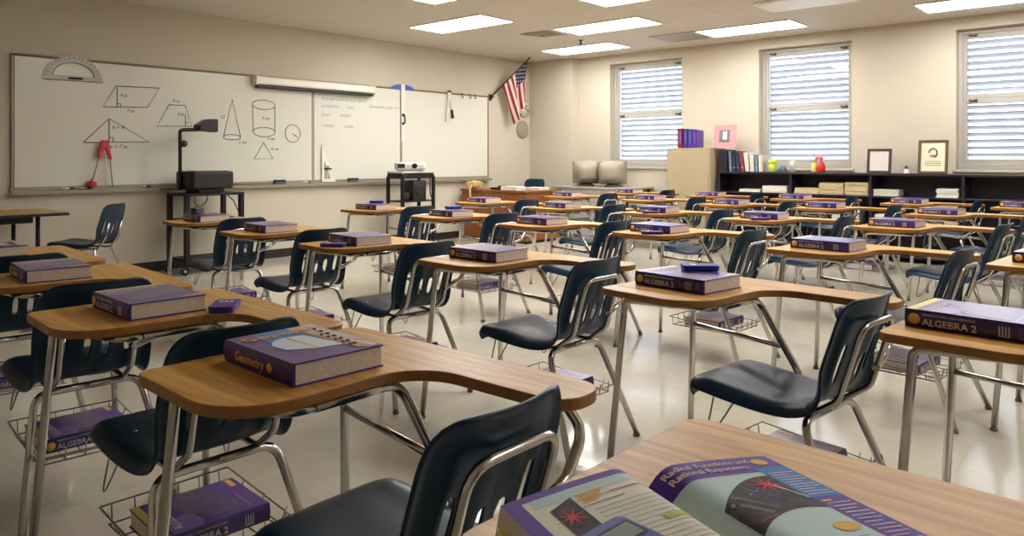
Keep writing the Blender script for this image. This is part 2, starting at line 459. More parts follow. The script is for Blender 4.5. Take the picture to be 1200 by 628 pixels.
BY = -.0195
def strokes(name, lines, r=.0042, ink='ink'):
    mb = MB()
    for L in lines: mb.tube([(x, BY, z) for x, z in L], r, 5)
    return mb.build(name, ink, wb)
def ell(cx, cz, a, b, a0=0, a1=360, n=24): return [(cx+a*cos(radians(a0+(a1-a0)*k/n)), cz+b*sin(radians(a0+(a1-a0)*k/n))) for k in range(n+1)]
def board_text(lst, ink='ink', name='written_note'):
    mb = MB()
    for s_, x, z, sz in lst:
        vs, fs = text_mesh(s_, sz, .001, shear=.2)
        mb.add([(x+p.x, BY+.001-p.z-.001, z+p.y) for p in vs], fs)
    return mb.build(name, ink, wb)
strokes('parallelogram_drawing', [[(3.064, 1.916), (3.508, 1.925), (3.382, 1.715), (2.94, 1.70), (3.064, 1.916)], [(3.075, 1.90), (3.075, 1.705)], [(3.075, 1.74), (3.11, 1.74), (3.11, 1.705)]])
strokes('triangle_drawing', [[(2.755, 1.34), (2.997, 1.584), (3.40, 1.355), (2.755, 1.34)], [(2.997, 1.57), (2.997, 1.35)], [(2.997, 1.395), (3.035, 1.395), (3.035, 1.35)]])
strokes('trapezoid_drawing', [[(3.609, 1.754), (3.788, 1.758), (3.865, 1.534), (3.481, 1.522), (3.609, 1.754)], [(3.79, 1.66), (3.79, 1.535)], [(3.79, 1.57), (3.83, 1.57)]])
strokes('cone_drawing', [[(4.235, 1.43), (4.34, 1.855), (4.446, 1.425)], ell(4.34, 1.425, .106, .03)])
strokes('cylinder_drawing', [ell(4.745, 1.815, .15, .055), ell(4.75, 1.495, .145, .055), [(4.597, 1.81), (4.605, 1.50)], [(4.893, 1.81), (4.893, 1.49)]])
strokes('circle_drawing', [ell(5.139, 1.487, .107, .107), [(5.139, 1.487), (5.21, 1.44)]])
strokes('small_triangle_drawing', [[(4.743, 1.371), (4.62, 1.18), (4.868, 1.18), (4.743, 1.371)]])
for nt in (('4 in', 3.10, 1.81, .05), ('7 in', 3.17, 1.655, .05), ('h = 4', 3.025, 1.48, .055), ('b = 7 in', 3.0, 1.285, .055), ('5 in', 3.65, 1.785, .05), ('4 in', 3.70, 1.645, .05),
            ('12', 4.19, 1.63, .06), ('5 cm', 4.42, 1.355, .05), ('9 cm', 4.72, 1.64, .05), ('4 cm', 4.79, 1.40, .05), ('r', 5.16, 1.45, .05), ('8 cm', 4.84, 1.28, .05)):
    board_text([nt])
for nt in (('find the area of each figure', 5.56, 1.92, .065), ('perimeter', 5.56, 1.83, .065), ('area', 5.95, 1.83, .065), ('base', 5.56, 1.72, .065), ('height', 5.85, 1.72, .065), ('volume', 5.56, 1.58, .065), ('radius', 5.90, 1.58, .065),
            ('homework  page 214', 6.32, 1.86, .06)):
    board_text([nt], 'ink_pale', 'faint_writing')

def prism_wall(mb, outline, y0, y1, bev=.002, mi=0):   # outline in (x,z), thickness along y
    o = outline if sum(outline[i-1][0]*outline[i][1]-outline[i][0]*outline[i-1][1] for i in range(len(outline))) > 0 else outline[::-1]
    return mb.prism(o, -y1, -y0, bev=bev, mi=mi, M4=Matrix(((1, 0, 0, 0), (0, 0, -1, 0), (0, 1, 0, 0), (0, 0, 0, 1))))

# protractor
pt = thing('protractor', 'large clear half-round protractor on the top left of the whiteboard', 'protractor', (2.665, YF-.027, 1.935))
out = [(-.27, 0), (.27, -.01)] + [(.27*cos(radians(a)), .235*sin(radians(a))) for a in range(6, 180, 8)]
inn = [(.185*cos(radians(a)), .055+.135*sin(radians(a))) for a in range(0, 181, 10)]
mb = MB()
n = 24
for k in range(n):
    a0, a1 = radians(180*k/n), radians(180*(k+1)/n)
    q = [(.27*cos(a0), .245*sin(a0)), (.27*cos(a1), .245*sin(a1)), (.185*cos(a1), .05+.125*sin(a1)), (.185*cos(a0), .05+.125*sin(a0))]
    prism_wall(mb, q, -.008, -.002, 0)
prism_wall(mb, [(-.27, 0), (.27, 0), (.185, .05), (-.185, .05)], -.008, -.002, 0)
mb.build('scale_plate', 'clear', pt)
mb = MB()
for k in range(19):
    a = radians(10*k); mb.tube([(.262*cos(a), -.0085, .237*sin(a)), (.235*cos(a), -.0085, .212*sin(a)+.004)], .0022, 4)
mb.tube([(.187*cos(radians(a)), -.0085, .05+.127*sin(radians(a))) for a in range(0, 181, 9)], .003, 5)
mb.tube([(-.268, -.0085, .003), (.268, -.0085, .003)], .003, 5)
mb.build('degree_mark', 'ink', pt)
MB().box((-.055, -.03, .016), (.075, -.008, .036), bev=.006).build('handle', 'black', pt)
# red compass standing in tray
cp = thing('board_compass', 'big chalkboard compass with red head leaning on the left whiteboard', 'compass', (2.94, YF-.050, .894))
mb = MB(); prism_wall(mb, [(-.03, .47), (.03, .47), (.065, .28), (.035, .28), (0, .40), (-.05, .28), (-.075, .30)], -.03, 0, .006); mb.build('head', 'red', cp)
MB().tube([(-.055, -.015, .30), (-.12, -.015, .06)], .006, 6).build('leg', 'alu', cp)
MB().tube([(.048, -.015, .30), (.075, -.015, 0)], .006, 6).build('leg', 'alu', cp)
MB().tube([(.0, -.012, .33), (.015, -.012, 0)], .005, 6).build('leg', 'white_plastic', cp)
mb = MB().lathe([(.004, -.03), (.045, -.02), (.05, .0), (.04, .025), (.012, .03), (.012, .05), (.004, .05)], c=(-.125, -.02, .035), seg=10)
mb.build('marker_holder', 'red', cp)
# markers and erasers in tray
def pen(x, ang, label, capm):
    p = thing('marker_pen', label, 'marker', (x, YF-.045, .886), ang, 'marker pens in the tray')
    MB().tube([(-.06, 0, .008), (.02, 0, .008)], .008, 8).build('barrel', 'white_plastic', p)
    MB().tube([(.02, 0, .008), (.062, 0, .008)], .0092, 8).build('cap', capm, p)
pen(2.60, .05, 'black-capped marker in the tray, leftmost one', 'black'); pen(2.76, -.05, 'black-capped marker in the tray left of the compass', 'black')
pen(3.34, .04, 'dark marker in the tray between compass and overhead projector', 'black'); pen(5.32, 0.03, 'marker in the tray just left of the first panel seam', 'tool_blue')
def eraser(x, label):
    p = thing('board_eraser', label, 'eraser', (x, YF-.051, .8875), 0, 'black board erasers')
    MB().box((-.075, -.022, 0), (.075, .022, .018), bev=.003).build('felt', 'teal_dk', p)
    MB().box((-.075, -.024, .018), (.075, .024, .042), bev=.008, seg=2).build('grip', 'black', p)
eraser(4.94, 'black board eraser in the tray right of the overhead projector'); eraser(6.03, 'black board eraser in the tray left of the projector cart')
MB0 = MB().tube([(4.25, YF-.06, .888), (4.78, YF-.055, .888)], .007, 6)
tag(MB0.build('pointer_stick', 'brown_trim'), 'thin pointer stick lying in the tray behind the overhead projector', 'pointer')
# triangle set square
st = thing('set_square', 'white triangular set square standing in the tray beside first panel seam', 'set square', (5.55, YF-.035, .889))
mb = MB(); o = [(0, 0), (.21, 0), (0, .47)]; i_ = [(.035, .035), (.13, .035), (.035, .26)]
for k in range(3): prism_wall(mb, [o[k], o[(k+1) % 3], i_[(k+1) % 3], i_[k]], -.006, 0, 0)
mb.build('plate', 'white_plastic', st)
MB().box((.03, -.03, .155), (.135, -.006, .175), bev=.006).tube([(.082, -.02, .175), (.082, -.02, .20)], .008, 6).build('handle', 'black', st)
mb = MB()
for k in range(6): mb.box((.065+.01*k, -.0085, .04+.008*k), (.075+.01*k, -.006, .13-.009*k))
mb.build('printed_label', 'grey', st)
# T-square with blue head
ts = thing('t_square', 'tall white T-square with blue half-round head over the second seam', 't-square', (6.90, YF-.026, 0))
mb = MB(); prism_wall(mb, [(-.22, 2.135)]+[(.22*cos(radians(a)), 2.135+.075*sin(radians(a))) for a in range(180, -1, -15)], -.008, 0, .001); mb.build('head', 'tool_blue', ts)
mb = MB(); prism_wall(mb, [(-.03, 1.42), (.03, 1.42), (.035, 2.215), (-.035, 2.215)], -.014, -.008, 0); mb.build('blade', 'white_plastic', ts)
MB().tube([(0, -.014, 1.79), (0, -.05, 1.78), (.005, -.05, 1.68), (.0, -.014, 1.665)], .009, 6, rad=.02).box((-.022, -.022, 1.765), (.022, -.012, 1.805), bev=.004).box((-.022, -.022, 1.65), (.022, -.012, 1.685), bev=.004).build('handle', 'black', ts)
# hanging white compass on third panel
hc = thing('board_compass', 'white chalkboard compass hanging closed from the third whiteboard panel', 'compass', (7.80, YF-.03, 1.80))
mb = MB(); prism_wall(mb, [(-.035, .36), (.035, .36), (.02, .25), (-.03, .25)], -.02, 0, .004); mb.build('head', 'white_plastic', hc)
MB().tube([(-.012, -.01, .28), (-.07, -.01, -.08)], .012, 6).build('leg', 'white_plastic', hc)
MB().tube([(.012, -.01, .28), (.055, -.01, .09)], .012, 6).build('leg', 'white_plastic', hc)
MB().tube([(.055, -.01, .10), (.072, -.01, -.02)], .019, 8).build('marker_holder', 'black', hc)
MB().box((-.035, -.025, .355), (.04, 0, .385), bev=.006).build('magnet', 'black', hc)
# roll-up screen case
rs = thing('projection_screen', 'white roll-up projection screen case above the whiteboard', 'projection screen', (0, YF, 0))
MB().prism(rrect(-.125, -.045, -.03, .055, .03), 4.60, 6.33, bev=.004, M4=Matrix(((0, 0, 1, 0), (1, 0, 0, 0), (0, 1, 0, 2.085), (0, 0, 0, 1)))).build('case', 'screen_case', rs)
MB().box((4.61, -.118, 2.004), (6.32, -.04, 2.038), bev=.006).build('bottom_bar', 'black', rs)
for xx in (4.585, 6.33): MB().box((xx, -.13, 2.03), (xx+.015, -.027, 2.15), bev=.004).build('bracket', 'screen_case', rs)
# map hooks on top rail
for x, l in ((8.08, 'small brown map hook on the whiteboard top rail, leftmost'), (8.25, 'small brown map hook on the whiteboard top rail, middle'), (8.36, 'small brown map hook on the whiteboard top rail, nearest the flag')):
    tag(MB().box((x-.012, YF-.04, 2.145), (x+.012, YF-.026, 2.165), bev=.002).tube([(x, YF-.034, 2.15), (x, YF-.04, 2.10), (x, YF-.055, 2.095), (x, YF-.058, 2.11)], .006, 6, rad=.01).build('map_hook', 'brown_trim'), l, 'hook', 'map hooks')

# flag
fl = thing('american_flag', 'american flag hanging from an angled pole in the front corner', 'flag', (8.735, YF, 2.14))
P0 = Vector((0, -.02, 0)); P1 = Vector((.50, -.43, .66))
ax = P1-P0
MB().tube([P0, P1], .011, 8).build('pole', 'brass', fl)
MB().lathe([(.004, 0), (.013, .02), (.018, .05), (.003, .15)], seg=8, M4=Matrix.Translation(P1) @ ax.to_track_quat('Z', 'Y').to_matrix().to_4x4()).build('finial', 'brass', fl)
MB().box((-.035, -.012, -.05), (.035, 0, .05), bev=.004).tube([(0, 0, -.02), (.03, -.05, .02)], .02, 8).build('wall_bracket', 'brass', fl)
mb = MB(); NS, NT = 26, 44
h0, h1 = .28, .93; LF = .60
vs = []
for i in range(NS+1):
    s_ = i/NS; hp = P0+ax*(h0+(h1-h0)*s_)
    for j in range(NT+1):
        t_ = j/NT
        gather = (1-.55*t_**.8)
        side = Vector((.20*t_*(1.0-.75*s_), 0, 0))
        base = hp + side + Vector((0, 0, -LF*t_*(1.0+.10*s_)))
        # hoist spreads along the pole, the fly gathers toward the middle
        mid = P0+ax*(h0+(h1-h0)*.45)
        base.x = base.x*gather + (mid.x+.14*t_)*(1-gather)
        base.y = base.y*gather + mid.y*(1-gather) + .045*t_**.6*sin(s_*12+t_*2.0)
        vs.append(base)
fs = []; ms = []
for i in range(NS):
    for j in range(NT):
        stripe = i//2
        if i >= 12 and j < 18:
            mi = 1 if (i % 2 == 0 and j % 2 == 1 and ((i//2+j//2) % 2 == 0)) else 2
        else: mi = 0 if stripe % 2 == 0 else 1
        mb.add([], []); fs.append([i*(NT+1)+j, (i+1)*(NT+1)+j, (i+1)*(NT+1)+j+1, i*(NT+1)+j+1]); ms.append(mi)
mb.v = [tuple(v) for v in vs]; mb.f = fs; mb.m = ms; mb.sm = [True]*len(fs)
o = mb.build('cloth', ['flag_red', 'flag_white', 'flag_blue'], fl)
sd = o.modifiers.new('thick', 'SOLIDIFY'); sd.thickness = .003

# clock and wall speaker
ck = thing('wall_clock', 'round wall clock partly behind the flag', 'clock', (9.56, YF, 2.01))
RX = Matrix.Rotation(radians(90), 4, 'X')
MB().lathe([(.15, 0), (.155, .02), (.15, .035), (.138, .04), (.136, .03), (.002, .03)], seg=32, M4=RX).build('case', 'grey', ck)
MB().lathe([(.137, .028), (.137, .032), (.002, .033)], seg=32, M4=RX).build('dial', 'clock_face', ck)
mb = MB()
for k in range(12):
    a = 2*pi*k/12; mb.box((-.004, -.037, .10), (.004, -.033, .125), M4=Matrix.Rotation(a, 4, 'Y'))
mb.build('hour_mark', 'ink', ck)
MB().box((-.006, -.042, -.01), (.006, -.038, .075), M4=Matrix.Rotation(radians(40), 4, 'Y')).build('hour_hand', 'black', ck)
MB().box((-.004, -.045, -.015), (.004, -.041, .105), M4=Matrix.Rotation(radians(120), 4, 'Y')).build('minute_hand', 'black', ck)
sp = thing('wall_speaker', 'round grey speaker grille on the wall below the clock', 'speaker', (9.53, YF, 1.66))
MB().lathe([(.15, 0), (.152, .012), (.14, .02), (.002, .024)], seg=32, M4=RX).build('grille', 'speaker', sp)
mb = MB()
for r_ in (.04, .075, .11): mb.tube([(r_*cos(2*pi*k/24), -.023, r_*sin(2*pi*k/24)) for k in range(25)], .003, 5)
mb.build('grille_ring', 'grey', sp)

# ------------------------------------------------------------------ student desk with attached chair
TT = .72
def desk_outline():
    P = []
    def arc(cx, cy, r, a0, a1, n=6):
        for k in range(n+1):
            a = radians(a0+(a1-a0)*k/n); P.append((cx+r*cos(a), cy+r*sin(a)))
    W, L = .61, -.815
    arc(.035, -.035, .035, 180, 90, 4)            # front left
    arc(W-.04, -.04, .04, 90, 0, 4)               # front right
    arc(W-.005-.07, L+.07, .07, 0, -90, 6)        # arm end, outer
    arc(.455+.06, L+.06, .06, -90, -180, 6)       # arm end, inner
    # concave inner bend, centre left of the arm
    for k in range(9):
        a = radians(0+90*k/8); P.append((.335+.12*cos(a), -.53+.12*sin(a)))
    arc(.13, -.27, .14, 270, 180, 7)             # rear left big radius
    return P[::-1]
root = thing('student_desk', 'x', 'desk')
mb = MB().prism(desk_outline(), TT-.024, TT, bev=.003, mi=0, mi_side=1)
mb.build('desktop', ['oak', 'oak_edge'], root)
MB().box((.10, -.36, TT-.043), (.47, -.10, TT-.0275), bev=.006).build('under_pan', 'pan', root)
R_ = .0125; ZU = TT-.041
lg = MB().tube([(.012, -.035, .012), (.06, -.075, ZU), (.14, -.36, ZU), (.20, -.375, ZU)], R_, 10, rad=[0, .03, .05, 0]).build('desk_leg', 'chrome', root)
MB().lathe([(.014, 0), (.016, .006), (.0135, .012), (.012, .018)], c=(.012, -.035, 0), seg=10).build('foot_glide', 'glide', lg)
lg = MB().tube([(.565, -.01, .012), (.53, -.05, ZU), (.53, -.32, ZU)], R_, 10, rad=[0, .05, 0]).build('desk_leg', 'chrome', root)
MB().lathe([(.014, 0), (.016, .006), (.0135, .012), (.012, .018)], c=(.565, -.01, 0), seg=10).build('foot_glide', 'glide', lg)
MB().tube([(.20, -.375, ZU), (.43, -.375, ZU), (.485, -.50, .43), (.43, -.53, .398), (.31, -.53, .400)], R_, 10, rad=[0, .06, .06, .04, 0]).build('arm_brace', 'chrome', root)
MB().tube([(.538, -.04, .52), (.472, -.455, .515)], .0095, 8).build('side_rail', 'chrome', root)
MB().tube([(.53, -.70, ZU+.015), (.53, -.755, ZU+.012), (.555, -.785, .635), (.49, -.79, .565), (.368, -.80, .53)], .0115, 10, rad=[0, .03, .06, .05, 0]).build('arm_support', 'chrome', root)
CX = .265
for sx in (-1, 1):
    pts = [(CX, -.70, .402), (CX+sx*.165, -.70, .402), (CX+sx*.235, -.855, .012)]
    lg = MB().tube(pts, .0125, 10, rad=[0, .06, 0]).build('rear_leg', 'chrome', root)
    MB().lathe([(.014, 0), (.016, .006), (.0135, .012), (.012, .018)], c=pts[-1][:2]+(0,), seg=10).build('foot_glide', 'glide', lg)
bs = .115
def backy(z): return -.742-.108*(z-.45)/.33
pts = [(CX-bs, -.40, .415), (CX-bs, -.69, .404), (CX-bs, backy(.46)-.036, .47), (CX-bs, backy(.70)-.026, .70), (CX+bs, backy(.70)-.026, .70), (CX+bs, backy(.46)-.036, .47), (CX+bs, -.69, .404), (CX+bs, -.40, .415)]
MB().tube(pts, .0095, 8, rad=[0, .06, .06, .05, .05, .06, .06, 0]).build('back_support', 'chrome', root)
# moulded shell
prof_seat = [(-.300, .390, .168), (-.286, .420, .183), (-.304, .446, .193), (-.36, .449, .202), (-.45, .440, .205), (-.55, .429, .202), (-.63, .426, .196), (-.69, .434, .189), (-.730, .455, .185)]
prof_back = [(-.730, .455, .185), (-.752, .482, .185), (-.766, .515, .187), (-.779, .553, .189), (-.793, .593, .19), (-.806, .633, .19), (-.819, .673, .188), (-.831, .708, .184), (-.842, .744, .168), (-.849, .768, .138), (-.860, .775, .10)]
US = [-1, -.97, -.86, -.72, -.60, -.50, -.36, -.20, -.10, 0, .10, .20, .36, .50, .60, .72, .86, .97, 1]
def shell(prof, back):
    vs = []; fs = []
    full = prof_seat + prof_back[1:]
    if back: prof = [prof_seat[-2]] + prof
    off = len(prof_seat)-2 if back else 0
    for i, (y, z, hw) in enumerate(prof):
        g_ = i+off
        a_, b_ = full[max(0, g_-1)], full[min(len(full)-1, g_+1)]
        t_ = Vector((b_[0]-a_[0], b_[1]-a_[1])).normalized(); n_ = Vector((-t_.y, t_.x))    # away from the sitter
        for u in US:
            e = max(0, abs(u)-.80)/.20
            front = min(1, g_/2.0); top = min(1, max(0, (len(full)-1-g_)/2.0))
            k_ = min(1, max(0, (z-.445)/.10))*(1 if g_ > 5 else 0)
            dish = (.012+.030*k_)*front*(.35+.65*top)
            d = -dish*u*u + (.036-.020*k_)*e*e*front*(.25+.75*top)
            yy = y+n_.x*d; zz = z+n_.y*d
            if g_ <= 2: yy -= .03*u*u
            if back:
                zz -= .012*u*u*(1-top)
                cor = min(1, max(0, (z-.47)/.03))*min(1, max(0, (.70-z)/.04))
                yy += .006*cor*math.cos(u*2*pi*2.5)
            vs.append((CX+u*hw, yy, zz))
    n = len(US)
    slot_cols = (5, 8, 9, 12)
    for i in range(len(prof)-1):
        for k in range(n-1):
            if back and 3 <= i <= 5 and k in (4, 7, 10, 13) and not (k in (7, 10) and i == 5): continue
            fs.append([i*n+k, i*n+k+1, (i+1)*n+k+1, (i+1)*n+k])
    return MB().add(vs, fs, 0, True)
for nm, pf, bk in (('seat', prof_seat, False), ('backrest', prof_back, True)):
    o = shell(pf, bk).build(nm, 'shell', root)
    sd = o.modifiers.new('thick', 'SOLIDIFY'); sd.thickness = .009; sd.offset = 0
    ss = o.modifiers.new('smooth', 'SUBSURF'); ss.levels = 1; ss.render_levels = 1
for yy, zz in ((-.46, .4445), (-.66, .4335)):
    for sx in (-1, 1):
        MB().lathe([(.008, 0), (.007, .003), (.002, .004)], c=(CX+sx*.12, yy, zz), seg=8).build('seat_rivet', 'chrome', root)
# wire rack
rk = MB(); x0, x1, y0, y1, zt, zb = .085, .455, -.38, -.76, .235, .185; wr_ = .0028
rk.tube([(x0, y0, zt), (x1, y0, zt), (x1, y1, zb+.02), (x0, y1, zb+.02), (x0, y0, zt)], wr_, 6)
rk.tube([(x0+.02, y0-.01, zb), (x1-.02, y0-.01, zb), (x1-.02, y1, zb), (x0+.02, y1, zb), (x0+.02, y0-.01, zb)], wr_, 6)
for k in range(6):
    xx = x0+.03+k*(x1-x0-.06)/5; rk.tube([(xx, y0, zt), (xx, y0-.008, zb), (xx, y1, zb), (xx, y1-.005, zb+.045)], wr_*.85, 5, rad=.01)
for k in range(3):
    yy = y0-.10-k*.12; rk.tube([(x0, yy, zt-.01), (x0+.02, yy, zb), (x1-.02, yy, zb), (x1, yy, zt-.01)], wr_*.85, 5, rad=.01)
for xx, sx in ((x0, -1), (x1, 1)):
    rk.tube([(CX+sx*.15, -.40, .43), (xx, y0+.005, zt), (CX+sx*.15, -.48, .42)], wr_, 6, rad=.02)
    rk.tube([(xx, y1, zb+.02), (xx+sx*.01, y1-.02, zb+.05), (CX+sx*.197, -.785, .22)], wr_, 6, rad=.01)
rk.build('book_rack', 'wire', root)
desk_proto = root

FILE = {1: 'leftmost file', 2: 'second file from left', 3: 'third file from left', 4: 'fourth file from left', 5: 'fifth file from left', 6: 'file beside the bookcase'}
ORD = {1: 'first', 2: 'second', 3: 'third', 4: 'fourth', 5: 'fifth', 6: 'sixth'}
DESKS = {(1, 0): (.638, .645), (1, 1): (.676, 1.645), (1, 2): (.716, 2.521), (1, 3): (.765, 3.46), (1, 4): (.81, 4.40),
         (2, 0): (2.179, .586), (2, 1): (2.258, 1.516), (2, 2): (2.316, 2.548), (2, 3): (2.311, 3.504), (2, 4): (2.36, 4.454), (2, 5): (2.478, 5.52),
         (3, 0): (3.90, .615), (3, 1): (3.818, 1.55), (3, 2): (4.022, 2.614), (3, 3): (3.977, 3.516), (3, 4): (4.043, 4.526), (3, 5): (4.144, 5.592),
         (4, 0): (5.63, .70), (4, 1): (5.474, 1.63), (4, 2): (5.494, 2.558), (4, 3): (5.571, 3.513), (4, 4): (5.504, 4.49), (4, 5): (5.636, 5.598),
         (5, 1): (6.974, 1.664), (5, 2): (7.185, 2.662), (5, 3): (7.10, 3.56), (5, 4): (7.293, 4.594), (5, 5): (7.287, 5.713),
         (6, 1): (8.48, 1.29), (6, 2): (8.50, 2.25), (6, 3): (8.60, 3.43), (6, 4): (8.56, 4.47), (6, 5): (8.62, 5.68)}
def where(k):
    f_, r_ = k
    n = (5-r_) if f_ == 1 else (6-r_)
    return '%s from whiteboard in %s' % (ORD[n], FILE[f_])
ROT = {}
ROTS = {(1, 0): -1, (1, 1): 1, (1, 2): -1.5, (2, 1): -6, (2, 2): -1, (3, 1): -6, (4, 1): -6}
first = True
for k, (x, y) in DESKS.items():
    o = desk_proto if first else copy_tree(desk_proto)
    first = False
    ROT[k] = radians(-4.0 + random.uniform(-1.2, 1.2))
    if k in ROTS: ROT[k] = radians(ROTS[k])
    o.location = (x, y, 0); o.rotation_euler = (0, 0, ROT[k])
    o['label'] = 'wood-top student desk with attached navy chair, %s' % where(k)
    o['group'] = 'student desks in rows'
def on_desk(k, lx, ly, z):
    x, y = DESKS[k]; a = ROT[k]
    return (x+lx*cos(a)-ly*sin(a), y+lx*sin(a)+ly*cos(a), z)

# ------------------------------------------------------------------ textbooks
BW, BL, BT = .226, .292, .048
def flat(mb, pts, z, mi=0, M4=None):   # thin printed patch on a cover
    o = pts if sum(pts[i-1][0]*pts[i][1]-pts[i][0]*pts[i-1][1] for i in range(len(pts))) > 0 else pts[::-1]
    return mb.prism(o, z, z+.0005, mi=mi, M4=M4)
def spine_text(mb, s, size, y, z, mi=0, bold=0.0):
    vs, fs = text_mesh(s, size, .0003, bold=bold)
    mb.add([(-.0054-p.z, y-p.x, z+p.y) for p in vs], fs, mi)
def cover_text(mb, s, size, x, y, mi=0, bold=0.0):
    vs, fs = text_mesh(s, size, .0003, bold=bold)
    mb.add([(x+p.x, y+p.y, BT+.0006+p.z) for p in vs], fs, mi)
def make_book(kind, body='purple'):
    t = thing('textbook', 'x', 'book')
    c = MB(); T = .0035
    spine = 'purple_dk'
    c.box((0, -BL, 0), (BW, 0, T), 0, bev=.0012); c.box((0, -BL, BT-T), (BW, 0, BT), 0, bev=.0012)
    c.prism([(0, 0), (-.004, BT*.25), (-.005, BT*.5), (-.004, BT*.75), (0, BT), (.004, BT-.001), (.004, .001)][::-1], 0, BL,
            M4=Matrix(((1, 0, 0, 0), (0, 0, -1, 0), (0, 1, 0, 0), (0, 0, 0, 1))), mi=1)
    c.build('cover', [body, 'navy_cover' if kind == 'algebra' else spine], t)
    MB().box((.004, -BL+.004, T), (BW-.004, -.004, BT-T)).build('page_block', 'pages', t)
    a = MB(); z = BT
    if kind == 'algebra':
        flat(a, [(0.002, -.002), (BW-.002, -.002), (BW-.002, -.024), (.002, -.024)], z, 0)
        flat(a, [(.002, -.034), (.07, -.034), (.10, -.10), (.05, -.13), (.002, -.11)], z, 1)
        flat(a, [(.03, -.13), (.12, -.09), (BW-.002, -.085), (BW-.002, -.20), (.10, -.235), (.02, -.24)], z, 2)
        flat(a, [(BW-.06, -.262), (BW-.008, -.262), (BW-.008, -.279), (BW-.06, -.279)], z, 3)
        flat(a, [(.02, -.245), (.12, -.245), (.12, -.252), (.02, -.252)], z, 1)
        a.build('cover_art', ['yellow_print', 'lilac', 'slate_print', 'gold'], t)
        tm = MB(); cover_text(tm, 'ALGEBRA 2', .030, .022, -.066, 0, .0006); 
        tm.build('cover_title', 'white_print', t); tm = MB(); spine_text(tm, 'ALGEBRA 2', .0255, -.044, .0095, 0, .0004); tm.build('spine_title', 'white_print', t); tm = MB()
        spine_text(tm, 'PRENTICE HALL MATHEMATICS', .0088, -.044, .0345)
        au = MB().box((-.0062, -.244, .0095), (-.0054, -.219, .011))
        for j in range(4): au.box((-.0062, -.222-.007*j, .010), (-.0052, -.2195-.007*j, .036))
        au.build('author_lines', 'white_print', t)
        tm.build('spine_small_print', 'white_print', t)
        MB().lathe([(.0145, 0), (.0145, .0008)], seg=18, M4=Matrix.Translation((-.0056, -.024, BT/2)) @ Matrix.Rotation(radians(-90), 4, 'Y')).build('spine_emblem', 'gold', t)
        MB().box((-.0058, -BL+.006, .008), (-.0048, -BL+.030, .038)).build('spine_block', 'purple', t)
    else:
        # blue wedge, pale dome, tan rays with studs
        flat(a, [(.055, -.008), (.150, -.004), (.195, -.17), (.16, -.20), (.05, -.10)], z, 0)
        dome = [(.042, -.135)]+[(.105-.06*cos(radians(q)), -.140+.055*sin(radians(q))) for q in range(20, 110, 15)]+[(.145, -.092), (.168, -.225), (.10, -.215), (.048, -.185)]
        flat(a, dome, z+.0004, 1)
        flat(a, [(.150, -.004), (BW-.002, -.004), (BW-.002, -BL+.02), (.19, -BL+.002), (.165, -.235)], z+.0002, 2)
        flat(a, [(.182, -.004), (BW-.002, -.004), (BW-.002, -.06)], z+.0006, 3)
        flat(a, [(.170, -.02), (BW-.002, -.13), (BW-.002, -.26)], z+.0006, 3)
        flat(a, [(.155, -.03), (.205, -BL+.004), (.17, -BL+.02)], z+.0008, 4)
        flat(a, [(.100, -.09), (.106, -.09), (.112, -.21), (.106, -.21)], z+.0010, 5)
        flat(a, [(.01, -.13), (.014, -.13), (.09, -.275), (.084, -.275)], z, 6)
        a.build('cover_art', ['blue_print', 'sky_print', 'tan_lt', 'white_print', 'tan_print', 'yellow_print', 'lilac'], t)
        s_ = MB()
        for j in range(7): s_.lathe([(.006, 0), (.005, .003), (.001, .0045)], c=(.198-.002*j, -.06-.03*j, z), seg=8)
        for j in range(5): s_.lathe([(.005, 0), (.004, .003), (.001, .0045)], c=(.178-.001*j, -.12-.03*j, z), seg=8)
        s_.build('printed_stud', 'brown_print', t)
        tm = MB(); cover_text(tm, 'Geometry', .047, .014, -.066, 0, .0009)
        for i in range(len(tm.v)): tm.v[i] = (tm.v[i][0], tm.v[i][1], tm.v[i][2]+.0012)
        tm.build('cover_title', 'gold', t); tm = MB(); spine_text(tm, 'Geometry', .030, -.055, .014, 0, .0003)
        tm.lathe([(.010, 0), (.010, .0008)], seg=14, M4=Matrix.Translation((-.0056, -.205, BT/2)) @ Matrix.Rotation(radians(-90), 4, 'Y'))
        tm.build('spine_title', 'gold', t)
    return t
bk_alg = make_book('algebra', 'purple'); bk_mar = make_book('algebra', 'maroon'); bk_geo = make_book('geometry', 'purple')
used = set()
def put(proto, loc, rz, label, group, cat=None):
    o = proto if proto.name not in used else copy_tree(proto)
    used.add(proto.name)
    o.location = loc; o.rotation_euler = (0, 0, rz); o['label'] = label
    if group: o['group'] = group
    return o
GEO = {(1, 1), (1, 4), (4, 0)}
MAR = {(3, 5), (4, 3), (4, 4), (5, 5), (6, 4), (6, 5), (6, 1), (5, 1)}
OFF = {(1, 1): (.182, -.062, -3), (1, 2): (.175, -.060, 0), (2, 1): (.16, -.045, -2), (2, 0): (.14, -.03, -2), (2, 2): (.16, -.06, 0)}
for k in DESKS:
    if k == (1, 0): continue
    lx, ly, dr = OFF.get(k, (.15+random.uniform(-.015, .015), -.055+random.uniform(-.02, .01), random.uniform(-3, 2)))
    pr = bk_geo if k in GEO else (bk_mar if k in MAR else bk_alg)
    nm = 'purple geometry' if k in GEO else ('maroon algebra' if k in MAR else 'purple algebra')
    put(pr, on_desk(k, lx, ly, TT+.0005), ROT[k]+radians(dr), 'closed %s textbook on desk %s' % (nm, where(k)), 'textbooks on desktops')
RACK = [(1, 1), (1, 2), (1, 3), (1, 4), (2, 1), (2, 2), (2, 3), (2, 4), (2, 5), (3, 0), (3, 1), (3, 2), (3, 3), (3, 4), (3, 5), (4, 1), (4, 2), (4, 3), (4, 4), (5, 1), (5, 2), (5, 3)]
